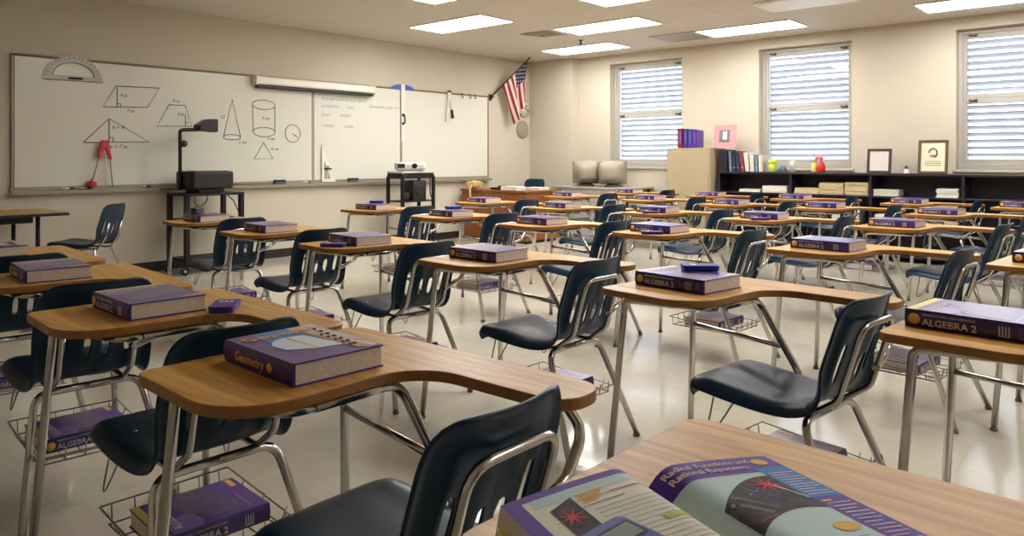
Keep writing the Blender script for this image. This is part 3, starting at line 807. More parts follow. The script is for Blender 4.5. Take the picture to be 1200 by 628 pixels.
for k in RACK:
    a = radians(random.uniform(-3, 3)+(90 if k not in ((1, 1), (3, 0)) else 0))
    lx, ly = (.37, -.48) if k not in ((1, 1), (3, 0)) else (.12, -.42)
    if k not in ((1, 1), (3, 0)): lx, ly = .127, -.68
    put(bk_mar if random.random() < .35 else bk_alg, on_desk(k, lx, ly, .1893), ROT[k]+a, 'textbook lying in wire rack under the desk %s' % where(k), 'textbooks in under-seat racks')

# calculators
def make_calc(body):
    t = thing('calculator', 'x', 'calculator')
    MB().prism(rrect(-.04, -.15, .04, 0, .012), 0, .017, bev=.004).build('body', body, t)
    MB().prism(rrect(-.030, -.042, .030, -.018, .003), .017, .0178).build('screen', 'lcd', t)
    MB().prism(rrect(-.034, -.046, .034, -.014, .004), .0168, .0173).build('screen_bezel', 'calc_dark', t)
    for r_ in range(5):
        for c_ in range(4):
            x, y = -.030+.0165*c_, -.066-.0165*r_
            MB().prism(rrect(x, y-.010, x+.0115, y, .003), .017, .0196, bev=.001).build('key', 'red' if (c_ == 3 and r_ == 0) else ('key_white' if r_ > 1 else 'calc_dark'), t)
    tm = MB(); vs, fs = text_mesh('TI-30X', .0085, .0002)
    tm.add([(-.006+p.x, -.0565+p.y, .0175+p.z) for p in vs], fs); tm.build('printed_name', 'white_print', t)
    return t
def make_calc_closed(body):
    t = thing('calculator', 'x', 'calculator')
    MB().prism(rrect(-.037, -.128, .037, 0, .012), 0, .012, bev=.004).build('body', body, t)
    MB().prism(rrect(-.039, -.13, .039, .002, .013), .0122, .019, bev=.003).build('slide_cover', body, t)
    g = MB()
    for j in range(3): g.prism(rrect(-.022+.016*j, -.05, -.011+.016*j, -.028, .003), .019, .0196)
    g.build('cover_mark', 'white_print', t)
    return t
cb, cpur = make_calc_closed('calc_blue'), make_calc_closed('calc_purple')
def calc(k, lx, ly, z, deg, proto, desc):
    put(proto, on_desk(k, lx, ly, z), ROT[k]+radians(deg), '%s desk %s' % (desc, where(k)), 'calculators on desks')
ZB = TT+BT+.0035
calc((1, 2), .485, -.33, TT+.0005, -38, cpur, 'purple calculator right of book,')
calc((2, 1), .30, -.15, ZB, 46, cb, 'blue calculator atop book,')
calc((2, 3), .025, -.22, TT+.0005, 40, cpur, 'purple calculator left of book,')
calc((3, 5), .27, -.10, ZB, 50, cb, 'blue calculator atop book,')
calc((3, 4), .28, -.12, ZB, 60, cb, 'blue calculator atop book,')
calc((3, 2), .025, -.22, TT+.0005, 40, cpur, 'purple calculator left of book,')
calc((4, 2), .03, -.22, TT+.0005, 42, cpur, 'purple calculator before the book,')
calc((4, 3), .03, -.21, TT+.0005, 38, cpur, 'purple calculator beside maroon book,')
gl = thing('eyeglasses_case', 'small dark case on the book, front desk of second file', 'case', on_desk((2, 5), .22, -.12, ZB), radians(40))
MB().prism(rrect(-.075, -.03, .075, .03, .028, 6), 0, .022, bev=.006).build('lower_shell', 'black', gl)
MB().prism(rrect(-.075, -.03, .075, .03, .028, 6), .023, .042, bev=.010).build('lid', 'black', gl)

# open textbook on the nearest desk
ob = thing('open_textbook', 'open textbook with purple-bordered pages on the nearest desk', 'book', (.868, .512, TT+.0005), radians(-23.5))
PW, PL = .205, .285
def page_z(u, side):   # u 0 gutter -> 1 fore edge
    h = .042 if side < 0 else .032
    return .018 + h*(1-(1-min(1, u/.22))**2)*(1-.42*max(0, (u-.22)/.78)**1.3) if u > 0 else .018
MB().box((-PW-.014, -PL-.004, 0), (PW+.014, .006, .004), bev=.0015).build('cover', ['maroon'], ob)
NU = 22
US2 = [i/NU for i in range(NU+1)]
def xs(u, side): return side*(.002+PW*u)
for side in (-1, 1):
    blk = MB(); vs = []; fs = []
    for y in (0, -PL):
        for u in US2: vs.append((xs(u, side), y, page_z(u, side)-.0004))
        for u in US2: vs.append((xs(u, side)+side*.008*(u), y, .0042))
    n1 = NU+1
    for i in range(NU):
        fs.append([i, i+1, n1+i+1, n1+i]); fs.append([2*n1+i, 2*n1+i+1, 3*n1+i+1, 3*n1+i])
        fs.append([i, i+1, 2*n1+i+1, 2*n1+i])
    fs.append([NU, n1+NU, 3*n1+NU, 2*n1+NU]); fs.append([0, n1, 3*n1, 2*n1])
    blk.add(vs, fs, 0); blk.build('page_block', 'pages', ob)
def patch(u0, u1, v0, v1, side, lift, mi, mb, shape=None):
    # printed patch following the page curve; v measured down from the top edge 0..1
    nu = max(2, int((u1-u0)*NU)+1); nv = 6; vs = []; fs = []
    for j in range(nv+1):
        for i in range(nu+1):
            u = u0+(u1-u0)*i/nu; v = v0+(v1-v0)*j/nv
            if shape: u, v = shape(i/nu, j/nv)
            vs.append((xs(u, side), -PL*v, page_z(u, side)+lift))
    for j in range(nv):
        for i in range(nu): fs.append([j*(nu+1)+i, j*(nu+1)+i+1, (j+1)*(nu+1)+i+1, (j+1)*(nu+1)+i])
    mb.add(vs, fs, mi, True)
M['page'] = mat('page_paper', (232, 228, 214), .6, spec=.18)
M['page_blue'] = mat('page_tint_blue', (190, 214, 218), .6, spec=.18)
M['p_purple'] = mat('page_purple', (104, 74, 164), .6, spec=.18)
M['p_purple_dk'] = mat('page_deep_purple', (84, 56, 150), .6, spec=.18)
M['p_blue'] = mat('page_blue_panel', (62, 124, 190), .6, spec=.18)
M['p_dark'] = mat('photo_dark', (56, 46, 52), .6, spec=.18, vary=.8, vscale=60)
M['p_grey'] = mat('photo_grey', (120, 104, 104), .6, spec=.18, vary=.4, vscale=50)
M['p_photo_blue'] = mat('photo_blue', (74, 98, 160), .6, spec=.18, vary=.4, vscale=70)
M['p_red'] = mat('photo_red', (214, 70, 76), .6, spec=.18)
M['p_gold'] = mat('page_gold', (226, 180, 80), .6, spec=.18)
M['p_text'] = mat('page_text', (164, 160, 152), .6, spec=.18)
M['p_pink'] = mat('page_heading', (208, 140, 132), .6, spec=.18)
M['p_pale'] = mat('page_pale_type', (226, 206, 206), .6, spec=.18)
M['p_lime'] = mat('page_lime_bar', (198, 200, 96), .6, spec=.18)
mb = MB(); patch(0, 1, 0, 1, -1, 0, 0, mb)
patch(0, 1, 0, .05, -1, .0003, 1, mb)
patch(.90, 1, .05, 1, -1, .0003, 1, mb)
patch(.02, .86, .05, .12, -1, .0003, 2, mb)
patch(.64, .80, .16, .46, -1, .0006, 3, mb, lambda a, b: (.80-.17*a, .17+.30*b-.05*a*(1-b)))
def star(u, v, r, side, lift, mi, mb):
    for q in range(4):
        a = radians(45*q+10); du, dv = r*cos(a)/PW, r*sin(a)/PL; e = .0022
        pu, pv = -sin(a)*e/PW, cos(a)*e/PL
        mb.add([(xs(u+x, side), -PL*(v+y), page_z(u+x, side)+lift) for x, y in ((du, dv), (pu, pv), (-du, -dv), (-pu, -pv))], [[0, 1, 2, 3]], mi)
star(.73, .26, .022, -1, .0009, 4, mb)
for q in range(5): patch(.42+.02*q, .60, .115+.017*q, .127+.017*q, -1, .0006, 5, mb)
patch(.34, .62, .215, .222, -1, .0006, 6, mb); patch(.34, .62, .165, .171, -1, .0006, 6, mb)
patch(.05, .40, .16, .172, -1, .0006, 7, mb)
for q in range(13): patch(.08, .58-(.12 if q % 5 == 4 else 0), .26+.034*q, .2645+.034*q, -1, .0006, 6, mb)
patch(.05, .30, .44, .475, -1, .0008, 8, mb)
mb.build('left_page', ['page', 'p_purple', 'page_blue', 'p_dark', 'p_red', 'p_gold', 'p_text', 'p_pink', 'p_lime'], ob)
mb = MB(); patch(0, 1, 0, 1, 1, 0, 0, mb)
patch(0, 1, 0, .175, 1, .0003, 1, mb); patch(.0, .13, 0, .175, 1, .0005, 2, mb)
patch(.74, 1, .175, 1, 1, .0003, 1, mb)
patch(.73, .99, .135, .47, 1, .0006, 3, mb)
ph = lambda a, b: (.12+.62*a, .43-.21*sin(min(1, a*1.1)*pi/2)+(.22+.12*a)*b)
patch(.10, .74, .22, .62, 1, .0004, 4, mb, ph)
for a0, b0, a1, b1, w_, mi in ((.06, .12, .34, .9, .05, 7), (.16, .05, .46, .85, .04, 7), (.40, .25, .62, .75, .022, 5), (.46, .22, .70, .7, .018, 5), (.50, .5, .78, .62, .014, 5), (.38, .35, .5, .3, .012, 8),
        (.52, .34, .60, .30, .010, 8), (.72, .75, .80, .78, .012, 8), (.80, .22, .97, .72, .025, 8), (.70, .18, .95, .60, .010, 6), (.10, .86, .34, .98, .045, 6)):
    patch(.2, .3, .3, .4, 1, .0007, mi, mb, lambda a, b, A=(a0, b0, a1, b1, w_): ph(A[0]+(A[2]-A[0])*a+A[4]*b, A[1]+(A[3]-A[1])*a))
star(.60, .31, .030, 1, .0010, 6, mb)
# oval badge and low oval
for (u, v, ru, rv, mi) in ((.86, .072, .065, .034, 9), (.62, .72, .09, .04, 9)):
    c0 = len(mb.v); ring = [(xs(u+ru*cos(2*pi*q/20), 1), -PL*(v+rv*sin(2*pi*q/20)), page_z(u+ru*cos(2*pi*q/20), 1)+.0008) for q in range(20)]
    mb.add(ring, [list(range(20))], mi)
for q in range(10): patch(.76, .97-(.07 if q % 3 == 1 else 0), .20+.026*q, .207+.026*q, 1, .0009, 10, mb)
patch(.76, .84, .50, .515, 1, .0009, 9, mb)
for q in range(12): patch(.77, .96-(.05 if q % 4 == 2 else 0), .53+.03*q, .537+.03*q, 1, .0009, 10, mb)
for q in range(6): patch(.12, .66, .80+.03*q, .806+.03*q, 1, .0006, 11, mb)
mb.build('right_page', ['page_blue', 'p_purple', 'p_purple_dk', 'p_blue', 'p_dark', 'p_photo_blue', 'p_red', 'p_grey', 'page', 'p_gold', 'p_pale', 'p_text'], ob)
tm = MB()
for s_, v in (('Radical Functions and', .075), ('Rational Exponents', .135)):
    vs, fs = text_mesh(s_, .0165, .0002, bold=.0002)
    tm.add([(.018+p.x, -PL*v+p.y, page_z((.018+p.x)/PW, 1)+.0012+p.z) for p in vs], fs)
tm.build('chapter_heading', M['p_pale'], ob)
# coloured index tab and ribbon edge on the left
MB().box((-PW-.013, -.06, .0045), (-PW-.002, -.012, .022), bev=.001).build('index_tab', 'yellow_print', ob)
ca = make_calc('calc_blue')
ca.location = (.652, .442, TT+.062); ca.rotation_euler = (radians(0), radians(-4), radians(-8))
ca['label'] = 'blue scientific calculator lying on the open book'; ca['group'] = 'calculators on desks'

# ------------------------------------------------------------------ free-standing chairs
def chair(loc, rz, label, h=1.0):
    t = thing('classroom_chair', label, 'chair', loc, rz, 'loose navy chairs')
    Mv = Matrix.Translation((-CX, .56, .02))
    for nm, pf, bk in (('seat', prof_seat, False), ('backrest', prof_back, True)):
        s_ = shell(pf, bk); s_.v = [tuple(Mv @ Vector(v)) for v in s_.v]
        o = s_.build(nm, 'shell', t)
        sd = o.modifiers.new('thick', 'SOLIDIFY'); sd.thickness = .009; sd.offset = 0
        ss = o.modifiers.new('smooth', 'SUBSURF'); ss.levels = 1; ss.render_levels = 1
    for sx in (-1, 1):
        MB().tube([(sx*.10, -.15, .412), (sx*.14, -.15, .408), (sx*.21, -.27, .0)], .011, 10, rad=.04).build('rear_leg', 'chrome', t)
        MB().tube([(sx*.10, .12, .412), (sx*.15, .12, .41), (sx*.20, .22, .0)], .011, 10, rad=.04).build('front_leg', 'chrome', t)
        MB().tube([(sx*.10, .14, .412), (sx*.10, -.16, .41), (sx*.10, -.222, .50), (sx*.10, -.26, .64)], .009, 8, rad=.05).build('side_rail', 'chrome', t)
    return t
chair((2.44, 6.90, 0), radians(40), 'navy chair standing by the side table at far left')
tc = chair((9.09, 7.47, 0), radians(92), 'navy chair tucked behind the brown teacher desk'); tc.scale = (1.08, 1.08, 1.08)

# side table at far left
tb = thing('side_table', 'oak-topped table with black edge at the left by the whiteboard', 'table', (2.33, 6.95, 0))
MB().prism(rrect(-1.5, 0, 0, .80, .02), .695, .72, bev=.003, mi=0, mi_side=1).build('tabletop', ['table_oak', 'table_edge'], tb)
for x in (-.23, -1.41):
    for y in (.07, .73):
        MB().tube([(x, y, .695), (x, y, .03), (x, y, .0)], [.018, .018, .021], 10).build('leg', 'pan', tb)
MB().box((-1.38, .085, .64), (-.26, .10, .69), bev=.003).build('apron', 'pan', tb)
MB().box((-1.38, .70, .64), (-.26, .715, .69), bev=.003).build('apron', 'pan', tb)

# ------------------------------------------------------------------ overhead projector on cart
def caster(p, x, y):
    c = MB().tube([(x, y, .12), (x, y, .085)], .012, 8).box((x-.018, y-.022, .045), (x+.018, y+.022, .088), bev=.004).build('caster', 'cart', p)
    MB().lathe([(.012, -.013), (.04, -.013), (.045, -.006), (.045, .006), (.04, .013), (.012, .013)], seg=16, M4=Matrix.Translation((x-.02, y, .0455)) @ Matrix.Rotation(radians(90), 4, 'X')).build('wheel', 'rubber', c)
    MB().lathe([(.014, -.016), (.014, .016)], seg=12, M4=Matrix.Translation((x-.02, y, .0455)) @ Matrix.Rotation(radians(90), 4, 'X')).build('hub', 'white_plastic', c)
c1 = thing('projector_cart', 'dark wheeled cart carrying the overhead projector', 'cart', (3.84, 7.50, 0))
CA, CB = .30, .19
MB().prism(rrect(-CA-.03, -CB-.03, CA+.03, CB+.03, .02), .80, .825, bev=.004).build('top_shelf', 'cart', c1)
MB().prism(rrect(-CA, -CB, CA, CB, .02), .545, .56, bev=.003).build('middle_shelf', 'cart', c1)
MB().prism(rrect(-CA, -CB, CA, CB, .02), .13, .155, bev=.004).build('bottom_shelf', 'cart', c1)
for sx in (-1, 1):
    for sy in (-1, 1):
        MB().box((sx*CA-.025, sy*CB-.025, .10), (sx*CA+.025, sy*CB+.025, .80), bev=.005).build('post', 'cart', c1); caster(c1, sx*CA, sy*CB)
op = thing('overhead_projector', 'black overhead projector with raised lens arm on the cart', 'projector', (3.82, 7.48, .826))
MB().prism(rrect(-.15, -.14, .15, .14, .03), .0, .05, bev=.008).build('foot', 'black', op)
MB().prism(rrect(-.24, -.19, .24, .19, .05, 5), .045, .225, bev=.024, steps=4).build('body', 'black', op)
MB().prism(rrect(-.14, -.15, .18, .15, .01), .225, .229).build('stage_glass', 'lens', op)
MB().tube([(-.26, .02, .03), (-.26, .02, .60), (-.26, .02, .645), (-.20, .02, .655), (-.02, .02, .66)], .019, 8, rad=.05).build('arm', 'black', op)
MB().lathe([(.03, -.03), (.036, -.02), (.036, .02), (.03, .03)], seg=12, M4=Matrix.Translation((-.225, .02, .51)) @ Matrix.Rotation(radians(90), 4, 'X')).build('focus_knob', 'black', op)
MB().prism([(-.10, .655), (.08, .635), (.10, .645), (.10, .765), (.085, .775), (0, .77), (-.10, .71)], -.08, .08, bev=.008, M4=Matrix.Translation((.02, .02, 0)) @ Matrix(((1, 0, 0, 0), (0, 0, -1, 0), (0, 1, 0, 0), (0, 0, 0, 1)))).build('lens_head', 'black', op)
cd = MB().tube([(3.60, 7.26, .80), (3.59, 7.26, .74), (3.64, 7.25, .68), (3.72, 7.26, .74), (3.74, 7.26, .80)], .006, 6, rad=.05)
cd2 = MB().tube([(3.96, 7.26, .80), (4.02, 7.25, .74), (4.08, 7.255, .62), (4.09, 7.27, .585)], .006, 6, rad=.05)
tag(cd2.build('power_cord', 'black'), 'black cord hanging at the right side of the overhead projector cart', 'cord')
tag(cd.build('power_cord', 'black'), 'black cord looping under the left of the overhead projector cart top', 'cord')

# ------------------------------------------------------------------ digital projector on second cart
c2 = thing('media_cart', 'black tubular cart carrying the silver projector', 'cart', (6.595, 7.34, 0))
CA, CB = .27, .14
MB().prism(rrect(-CA-.02, -CB-.02, CA+.02, CB+.02, .03), .995, 1.02, bev=.005, mi=0).build('top_shelf', 'silver', c2)
MB().box((-CA, -CB-.018, .925), (CA, -CB, .995), bev=.006).box((-CA-.018, -CB, .925), (-CA, CB, .995), bev=.006).build('shelf_rim', 'cart', c2)
for z in (.62, .17): MB().prism(rrect(-CA, -CB, CA, CB, .02), z, z+.02, bev=.003).build('shelf', 'cart', c2)
for sx in (-1, 1):
    for sy in (-1, 1):
        q = MB().tube([(sx*CA, sy*CB, .10), (sx*CA, sy*CB, .94), (sx*(CA-.05), sy*CB, .99)], .026, 10, rad=.05).build('post', 'cart', c2); caster(c2, sx*CA, sy*CB)
dp = thing('video_projector', 'silver video projector on top of the black tubular cart', 'projector', (6.57, 7.33, 1.0205), radians(-38))
MB().prism(rrect(-.20, -.13, .20, .13, .05, 5), .015, .115, bev=.03, steps=4).build('housing', 'silver', dp)
MB().prism(rrect(-.17, -.10, .17, .10, .04, 5), .0, .02, bev=.004).build('foot_plate', 'grey', dp)
MB().lathe([(.035, 0), (.035, .02), (.028, .024), (.002, .02)], seg=16, M4=Matrix.Translation((.05, -.125, .068)) @ Matrix.Rotation(radians(90), 4, 'X')).build('lens', 'lens', dp)
MB().box((-.17, -.133, .04), (-.075, -.125, .095), bev=.003).build('vent_grille', 'pan', dp)
MB().lathe([(.05, -.02), (.055, .0), (.048, .02), (.01, .028)], seg=16, M4=Matrix.Translation((.145, -.10, .068)) @ Matrix.Rotation(radians(90), 4, 'X')).build('focus_ring', 'white_plastic', dp)
sb = thing('subwoofer', 'black speaker box on the middle shelf of the tubular cart', 'speaker', (6.62, 7.33, .6405), radians(0))
MB().box((-.10, -.12, 0), (.13, .12, .26), bev=.012, seg=2).build('cabinet', 'black', sb)
MB().lathe([(.075, 0), (.08, .008), (.06, .012), (.01, .004)], seg=20, M4=Matrix.Translation((.015, -.12, .13)) @ Matrix.Rotation(radians(90), 4, 'X')).build('cone', 'rubber', sb)
tag(MB().box((6.39, 7.24, .6405), (6.48, 7.32, .74), bev=.01, seg=2).tube([(6.435, 7.238, .69), (6.435, 7.233, .69)], .03, 12).build('satellite_speaker', 'black'), 'small black speaker left of the larger box on the cart', 'speaker')
cb_ = MB().tube([(6.925, 7.36, 1.0), (6.94, 7.34, .86), (6.92, 7.32, .72), (6.955, 7.30, .60), (6.93, 7.28, .46), (6.95, 7.25, .25), (6.99, 7.22, .012)], .008, 6, rad=.08)
tag(cb_.build('cable', 'black'), 'loose black cable hanging beside the tubular cart', 'cable')

# ------------------------------------------------------------------ teacher desk and things on it
td = thing('teacher_desk', 'brown wooden teacher desk before the front corner', 'desk', (8.0, 6.55, 0))
TW, TL, TH = .78, 1.50, .735
MB().prism(rrect(-.02, -.02, TW+.02, TL+.02-.27, .01), TH-.03, TH, bev=.004).build('desktop', 'desk_brown', td)
TLL = TL-.27
MB().box((0, 0, .04), (.022, TLL, TH-.03), bev=.003).build('modesty_panel', 'desk_brown', td)
for y in (.0, TLL-.40):
    p_ = MB().box((.023, y, .04), (TW-.02, y+.40, TH-.031), bev=.004).build('pedestal', 'desk_brown', td)
    for z in (.08, .30, .52):
        d_ = MB().box((TW-.021, y+.02, z), (TW-.004, y+.38, z+.18), bev=.003).build('drawer', 'desk_brown', p_)
MB().box((.05, .03, 0), (TW-.06, .06, .04)).box((.05, TLL-.06, 0), (TW-.06, TLL-.03, .04)).build('plinth', 'cart', td)
pl = thing('straw_plush', 'pale straw-coloured plush ornament on the left end of teacher desk', 'ornament', (8.10, 7.62, TH+.001))
mb = MB().lathe([(.01, 0), (.07, .012), (.09, .05), (.075, .10), (.03, .125), (.004, .13)], seg=14); mb.build('body', 'straw', pl)
mb = MB()
for k in range(8):
    a = 2*pi*k/8; mb.tube([(.05*cos(a), .05*sin(a), .10), (.11*cos(a), .11*sin(a), .09), (.13*cos(a), .13*sin(a), .03)], .014, 6, rad=.03)
mb.tube([(-.08, -.03, .06), (-.145, -.05, .02), (-.150, -.06, -.10), (-.150, -.07, -.19)], .016, 6, rad=.03)
mb.build('tassel', 'straw', pl)
tag(MB().box((8.12, 7.10, TH), (8.30, 7.32, TH+.03), bev=.008, seg=2).box((8.15, 7.13, TH+.03), (8.27, 7.2, TH+.055), bev=.008).build('stapler_tray', 'cart'), 'dark stapler tray in the middle of the teacher desk', 'tray')
for i, (x, y, h, l) in enumerate(((8.17, 6.92, .05, 'white paper stack on the teacher desk beside the dark tray'), (8.46, 6.72, .035, 'white paper stack on the teacher desk corner'))):
    pk = thing('paper_stack', l, 'paper', (x, y, TH), radians(6-10*i), 'paper stacks')
    q = MB()
    for j in range(5): q.box((-.11+.004*(j % 2), -.14+.005*(j % 3), h*j/5+.0005), (.11+.003*(j % 3), .14+.004*(j % 2), h*(j+1)/5))
    q.build('sheet_stack', 'paper', pk)

# ------------------------------------------------------------------ computer table and monitors
ct = thing('computer_table', 'long grey table carrying two beige monitors by the wall', 'table', (9.50, 5.66, 0))
MB().prism(rrect(-.32, 0, .40, 1.35, .02), .735, .765, bev=.004).build('tabletop', 'grey', ct)
for x in (-.27, .35):
    for y in (.06, 1.29): MB().box((x-.02, y-.02, 0), (x+.02, y+.02, .735), bev=.004).build('leg', 'pan', ct)
MB().box((-.30, .05, .05), (-.285, 1.30, .735), bev=.002).build('front_panel', 'grey', ct)
def monitor(loc, rz, label):
    t = thing('crt_monitor', label, 'monitor', loc, rz, 'beige monitors on the grey table')
    MB().lathe([(.13, 0), (.14, .012), (.11, .025), (.07, .04)], seg=20).build('swivel_base', 'crt', t)
    MB().prism(rrect(-.20, -.06, .20, .10, .03, 4), .04, .385, bev=.025, steps=3).build('front_shell', 'crt', t)
    b = MB(); n = 16; rings = [(.10, .19, .17, .215), (.20, .185, .16, .22), (.29, .15, .125, .225), (.34, .10, .085, .215), (.352, .05, .05, .21)]
    vs = []; fs = []
    for y, a, c, zc in rings:
        for k in range(n):
            q = 2*pi*k/n; ex = lambda v: math.copysign(abs(v)**.55, v)
            vs.append((a*ex(cos(q)), y, zc+c*ex(sin(q))))
    for i in range(len(rings)-1):
        for k in range(n): fs.append([i*n+k, i*n+(k+1) % n, (i+1)*n+(k+1) % n, (i+1)*n+k])
    fs.append([(len(rings)-1)*n+k for k in range(n)]); b.add(vs, fs, 0, True); b.build('rear_shell', 'crt', t)
    MB().prism(rrect(-.16, .07, .16, .335, .02), 0, .004, M4=Matrix.Translation((0, -.061, 0)) @ Matrix(((1, 0, 0, 0), (0, 0, -1, 0), (0, 1, 0, 0), (0, 0, 0, 1)))).build('screen', 'crt_dark', t)
    MB().box((-.12, .345, .12), (.12, .357, .16), bev=.003).build('vent_slot', 'crt_dark', t)
    return t
monitor((9.50, 6.60, .7655), radians(130), 'beige monitor left of the pair on the grey table')
monitor((9.55, 6.14, .7655), radians(112), 'beige monitor right of the pair on the grey table, with rounded back')

# ------------------------------------------------------------------ beige cabinet, books and card
cab = thing('storage_cabinet', 'tall beige storage cabinet at the left end of the black bookcase', 'cabinet', (9.43, 4.55, 0))
MB().box((0, 0, .03), (.47, .64, 1.305), bev=.004).build('body', 'cab', cab)
MB().box((-.012, .02, .05), (-.0005, .62, 1.285), bev=.004).build('door', 'cab', cab)
MB().box((-.004, -.006, 1.305), (.474, .646, 1.325), bev=.005).build('top_cap', 'cab', cab)
MB().box((.02, .02, 0), (.45, .62, .03)).build('plinth', 'cart', cab)
for i, (y, w, h, m, l) in enumerate(((4.99, .075, .27, 'crimson', 'crimson book leftmost of the row on the beige cabinet'), (4.915, .06, .265, 'indigo', 'indigo book second from left on the beige cabinet'),
                                  (4.85, .06, .26, 'indigo', 'indigo book third from left on the beige cabinet'), (4.775, .075, .245, 'purple', 'violet book rightmost of the row on the beige cabinet'))):
    b = thing('hardback_book', l, 'book', (9.50, y, 1.3255), 0, 'books on the beige cabinet')
    MB().box((0, 0, 0), (.20, .005, h), bev=.001).box((0, w-.007, 0), (.20, w-.002, h), bev=.001).box((-.004, 0, 0), (.004, w-.002, h), bev=.002).build('cover', m, b)
    MB().box((.006, .006, .004), (.194, w-.008, h-.004)).build('page_block', 'pages', b)
    MB().box((-.0052, w*.3, h*.25), (-.0042, w*.55, h*.85)).build('spine_lettering', 'lilac', b)
pc = thing('picture_card', 'pink card with a grey picture leaning on the beige cabinet', 'card', (9.52, 4.42, 1.3255))
LM = Matrix.Rotation(radians(8), 4, 'Y')
MB().box((0, -.16, 0), (.006, .16, .31), bev=.002, M4=LM).build('card', 'pink', pc)
mb = MB().box((-.001, -.07, .07), (0, .08, .24), M4=LM); mb.build('picture', 'pic', pc)
mb = MB(); 
for q in range(1): mb.box((-.002, -.03, .11), (-.001, .03, .22), M4=LM)
mb.build('picture_highlight', 'white_print', pc)
pc.location = (9.53, 4.40, 1.3265)

# ------------------------------------------------------------------ black bookcase
BKX, BKT = 9.53, 1.01
bc = thing('bookcase', 'long low black bookcase under the windows', 'bookcase', (BKX, 0, 0))
Y0, Y1 = -.6, 4.49
MB().box((-.01, Y0, BKT-.025), (.378, Y1, BKT), bev=.003).build('top_board', 'bookcase', bc)
MB().box((.36, Y0, .02), (.376, Y1, BKT-.026)).build('back_panel', 'bookcase', bc)
for z in (.05, .395, .728): MB().box((.004, Y0+.01, z), (.36, Y1-.01, z+.02), bev=.002).build('shelf', 'bookcase', bc)
for y in (Y1, 3.55, 2.63, 1.705, .78, -.15): MB().box((0, y-.03, 0), (.36, y, BKT-.026), bev=.002).build('divider', 'bookcase', bc)
# paper stacks on the middle shelf
def stack(x, y0, y1, z, h, m, label):
    t = thing('paper_stack', label, 'paper', (x, (y0+y1)/2, z), 0, 'paper stacks')
    w = (y1-y0)/2; q = MB(); n = max(3, int(h/.015))
    for j in range(n):
        a, b = random.uniform(-.008, .008), random.uniform(-.006, .006)
        q.box((a, -w+b, h*j/n+.0006), (.26+a, w+b-.002, h*(j+1)/n))
    q.build('sheet_stack', m, t)
ZS = .7485
stack(9.56, 3.93, 4.21, ZS, .035, 'paper', 'thin white paper stack at the left end of bookcase shelf')
stack(9.56, 3.59, 3.90, ZS, .085, 'paper', 'white paper stack in first bookcase bay beside its divider')
stack(9.56, 3.21, 3.50, ZS, .07, 'manila', 'low manila folder stack at left of second bookcase bay')
stack(9.56, 2.92, 3.20, ZS, .14, 'manila', 'tall manila folder stack in middle of second bookcase bay')
stack(9.56, 2.645, 2.905, ZS, .15, 'manila', 'tall manila folder stack at right of second bookcase bay')
stack(9.56, 2.33, 2.59, ZS, .075, 'paper', 'white paper stack at left of third bookcase bay')
stack(9.56, 1.74, 1.95, ZS, .10, 'paper', 'white paper stack at right of third bookcase bay')
ZS2 = .4155
stack(9.56, 1.955, 2.16, ZS2, .27, 'manila', 'manila pile on lower shelf of third bookcase bay, left one')
stack(9.56, 1.74, 1.945, ZS2, .27, 'manila', 'manila pile on lower shelf of third bookcase bay, right one')
stack(9.56, 2.30, 2.58, ZS2, .12, 'paper', 'white paper pile on lower shelf of third bookcase bay')
stack(9.56, 2.75, 3.05, ZS2, .15, 'paper', 'white paper pile on lower shelf of second bookcase bay')
# bookend box and binders
be = thing('magazine_file', 'black magazine file at the left end on top of the bookcase', 'file box', (9.56, 4.375, BKT+.0005))
MB().box((0, 0, 0), (.28, .006, .29)).box((0, .104, 0), (.28, .11, .29)).box((0, .006, 0), (.006, .104, .29)).box((.274, .006, 0), (.28, .104, .29)).box((.006, .006, 0), (.274, .104, .006)).build('box', 'bookcase', be)
bs_ = MB()
y = 4.365
for i, (w, h, m, tilt, l) in enumerate(((.035, .27, 'binder_blue', 3, 'pale blue folder next to the black magazine file on bookcase'), (.04, .27, 'binder_navy', 4, 'navy binder left of the pair standing on the bookcase'),
     (.045, .265, 'binder_navy', 5, 'navy binder leaning against the red binder on bookcase'), (.045, .255, 'binder_red', 7, 'dark red binder leaning on the bookcase top'),
     (.05, .25, 'binder_white', 7, 'white binder right beside the dark red binder'), (.05, .225, 'binder_white', 3, 'white binder second from the right end of the row'),
     (.035, .22, 'binder_blue', 2, 'pale blue binder near the right end of the row'), (.045, .215, 'binder_white', 2, 'white binder at the right end of the row'))):
    y -= w+.014
    t = thing('ring_binder', l, 'binder', (9.58, y+w*.5, BKT+.0015+.5*w*sin(radians(tilt))), 0, 'binders on the bookcase'); t.rotation_euler = (radians(-tilt), 0, 0)
    MB().box((0, -w/2, 0), (.24, -w/2+.003, h), bev=.001).box((0, w/2-.003, 0), (.24, w/2, h), bev=.001).box((-.003, -w/2, 0), (.0, w/2, h), bev=.001).build('cover', m, t)
    MB().box((.01, -w/2+.004, .004), (.22, w/2-.004, h-.012)).build('page_block', 'paper', t)
    MB().lathe([(.009, 0), (.009, .001)], seg=10, M4=Matrix.Translation((-.003, 0, .05)) @ Matrix.Rotation(radians(-90), 4, 'Y')).build('finger_ring', 'silver', t)
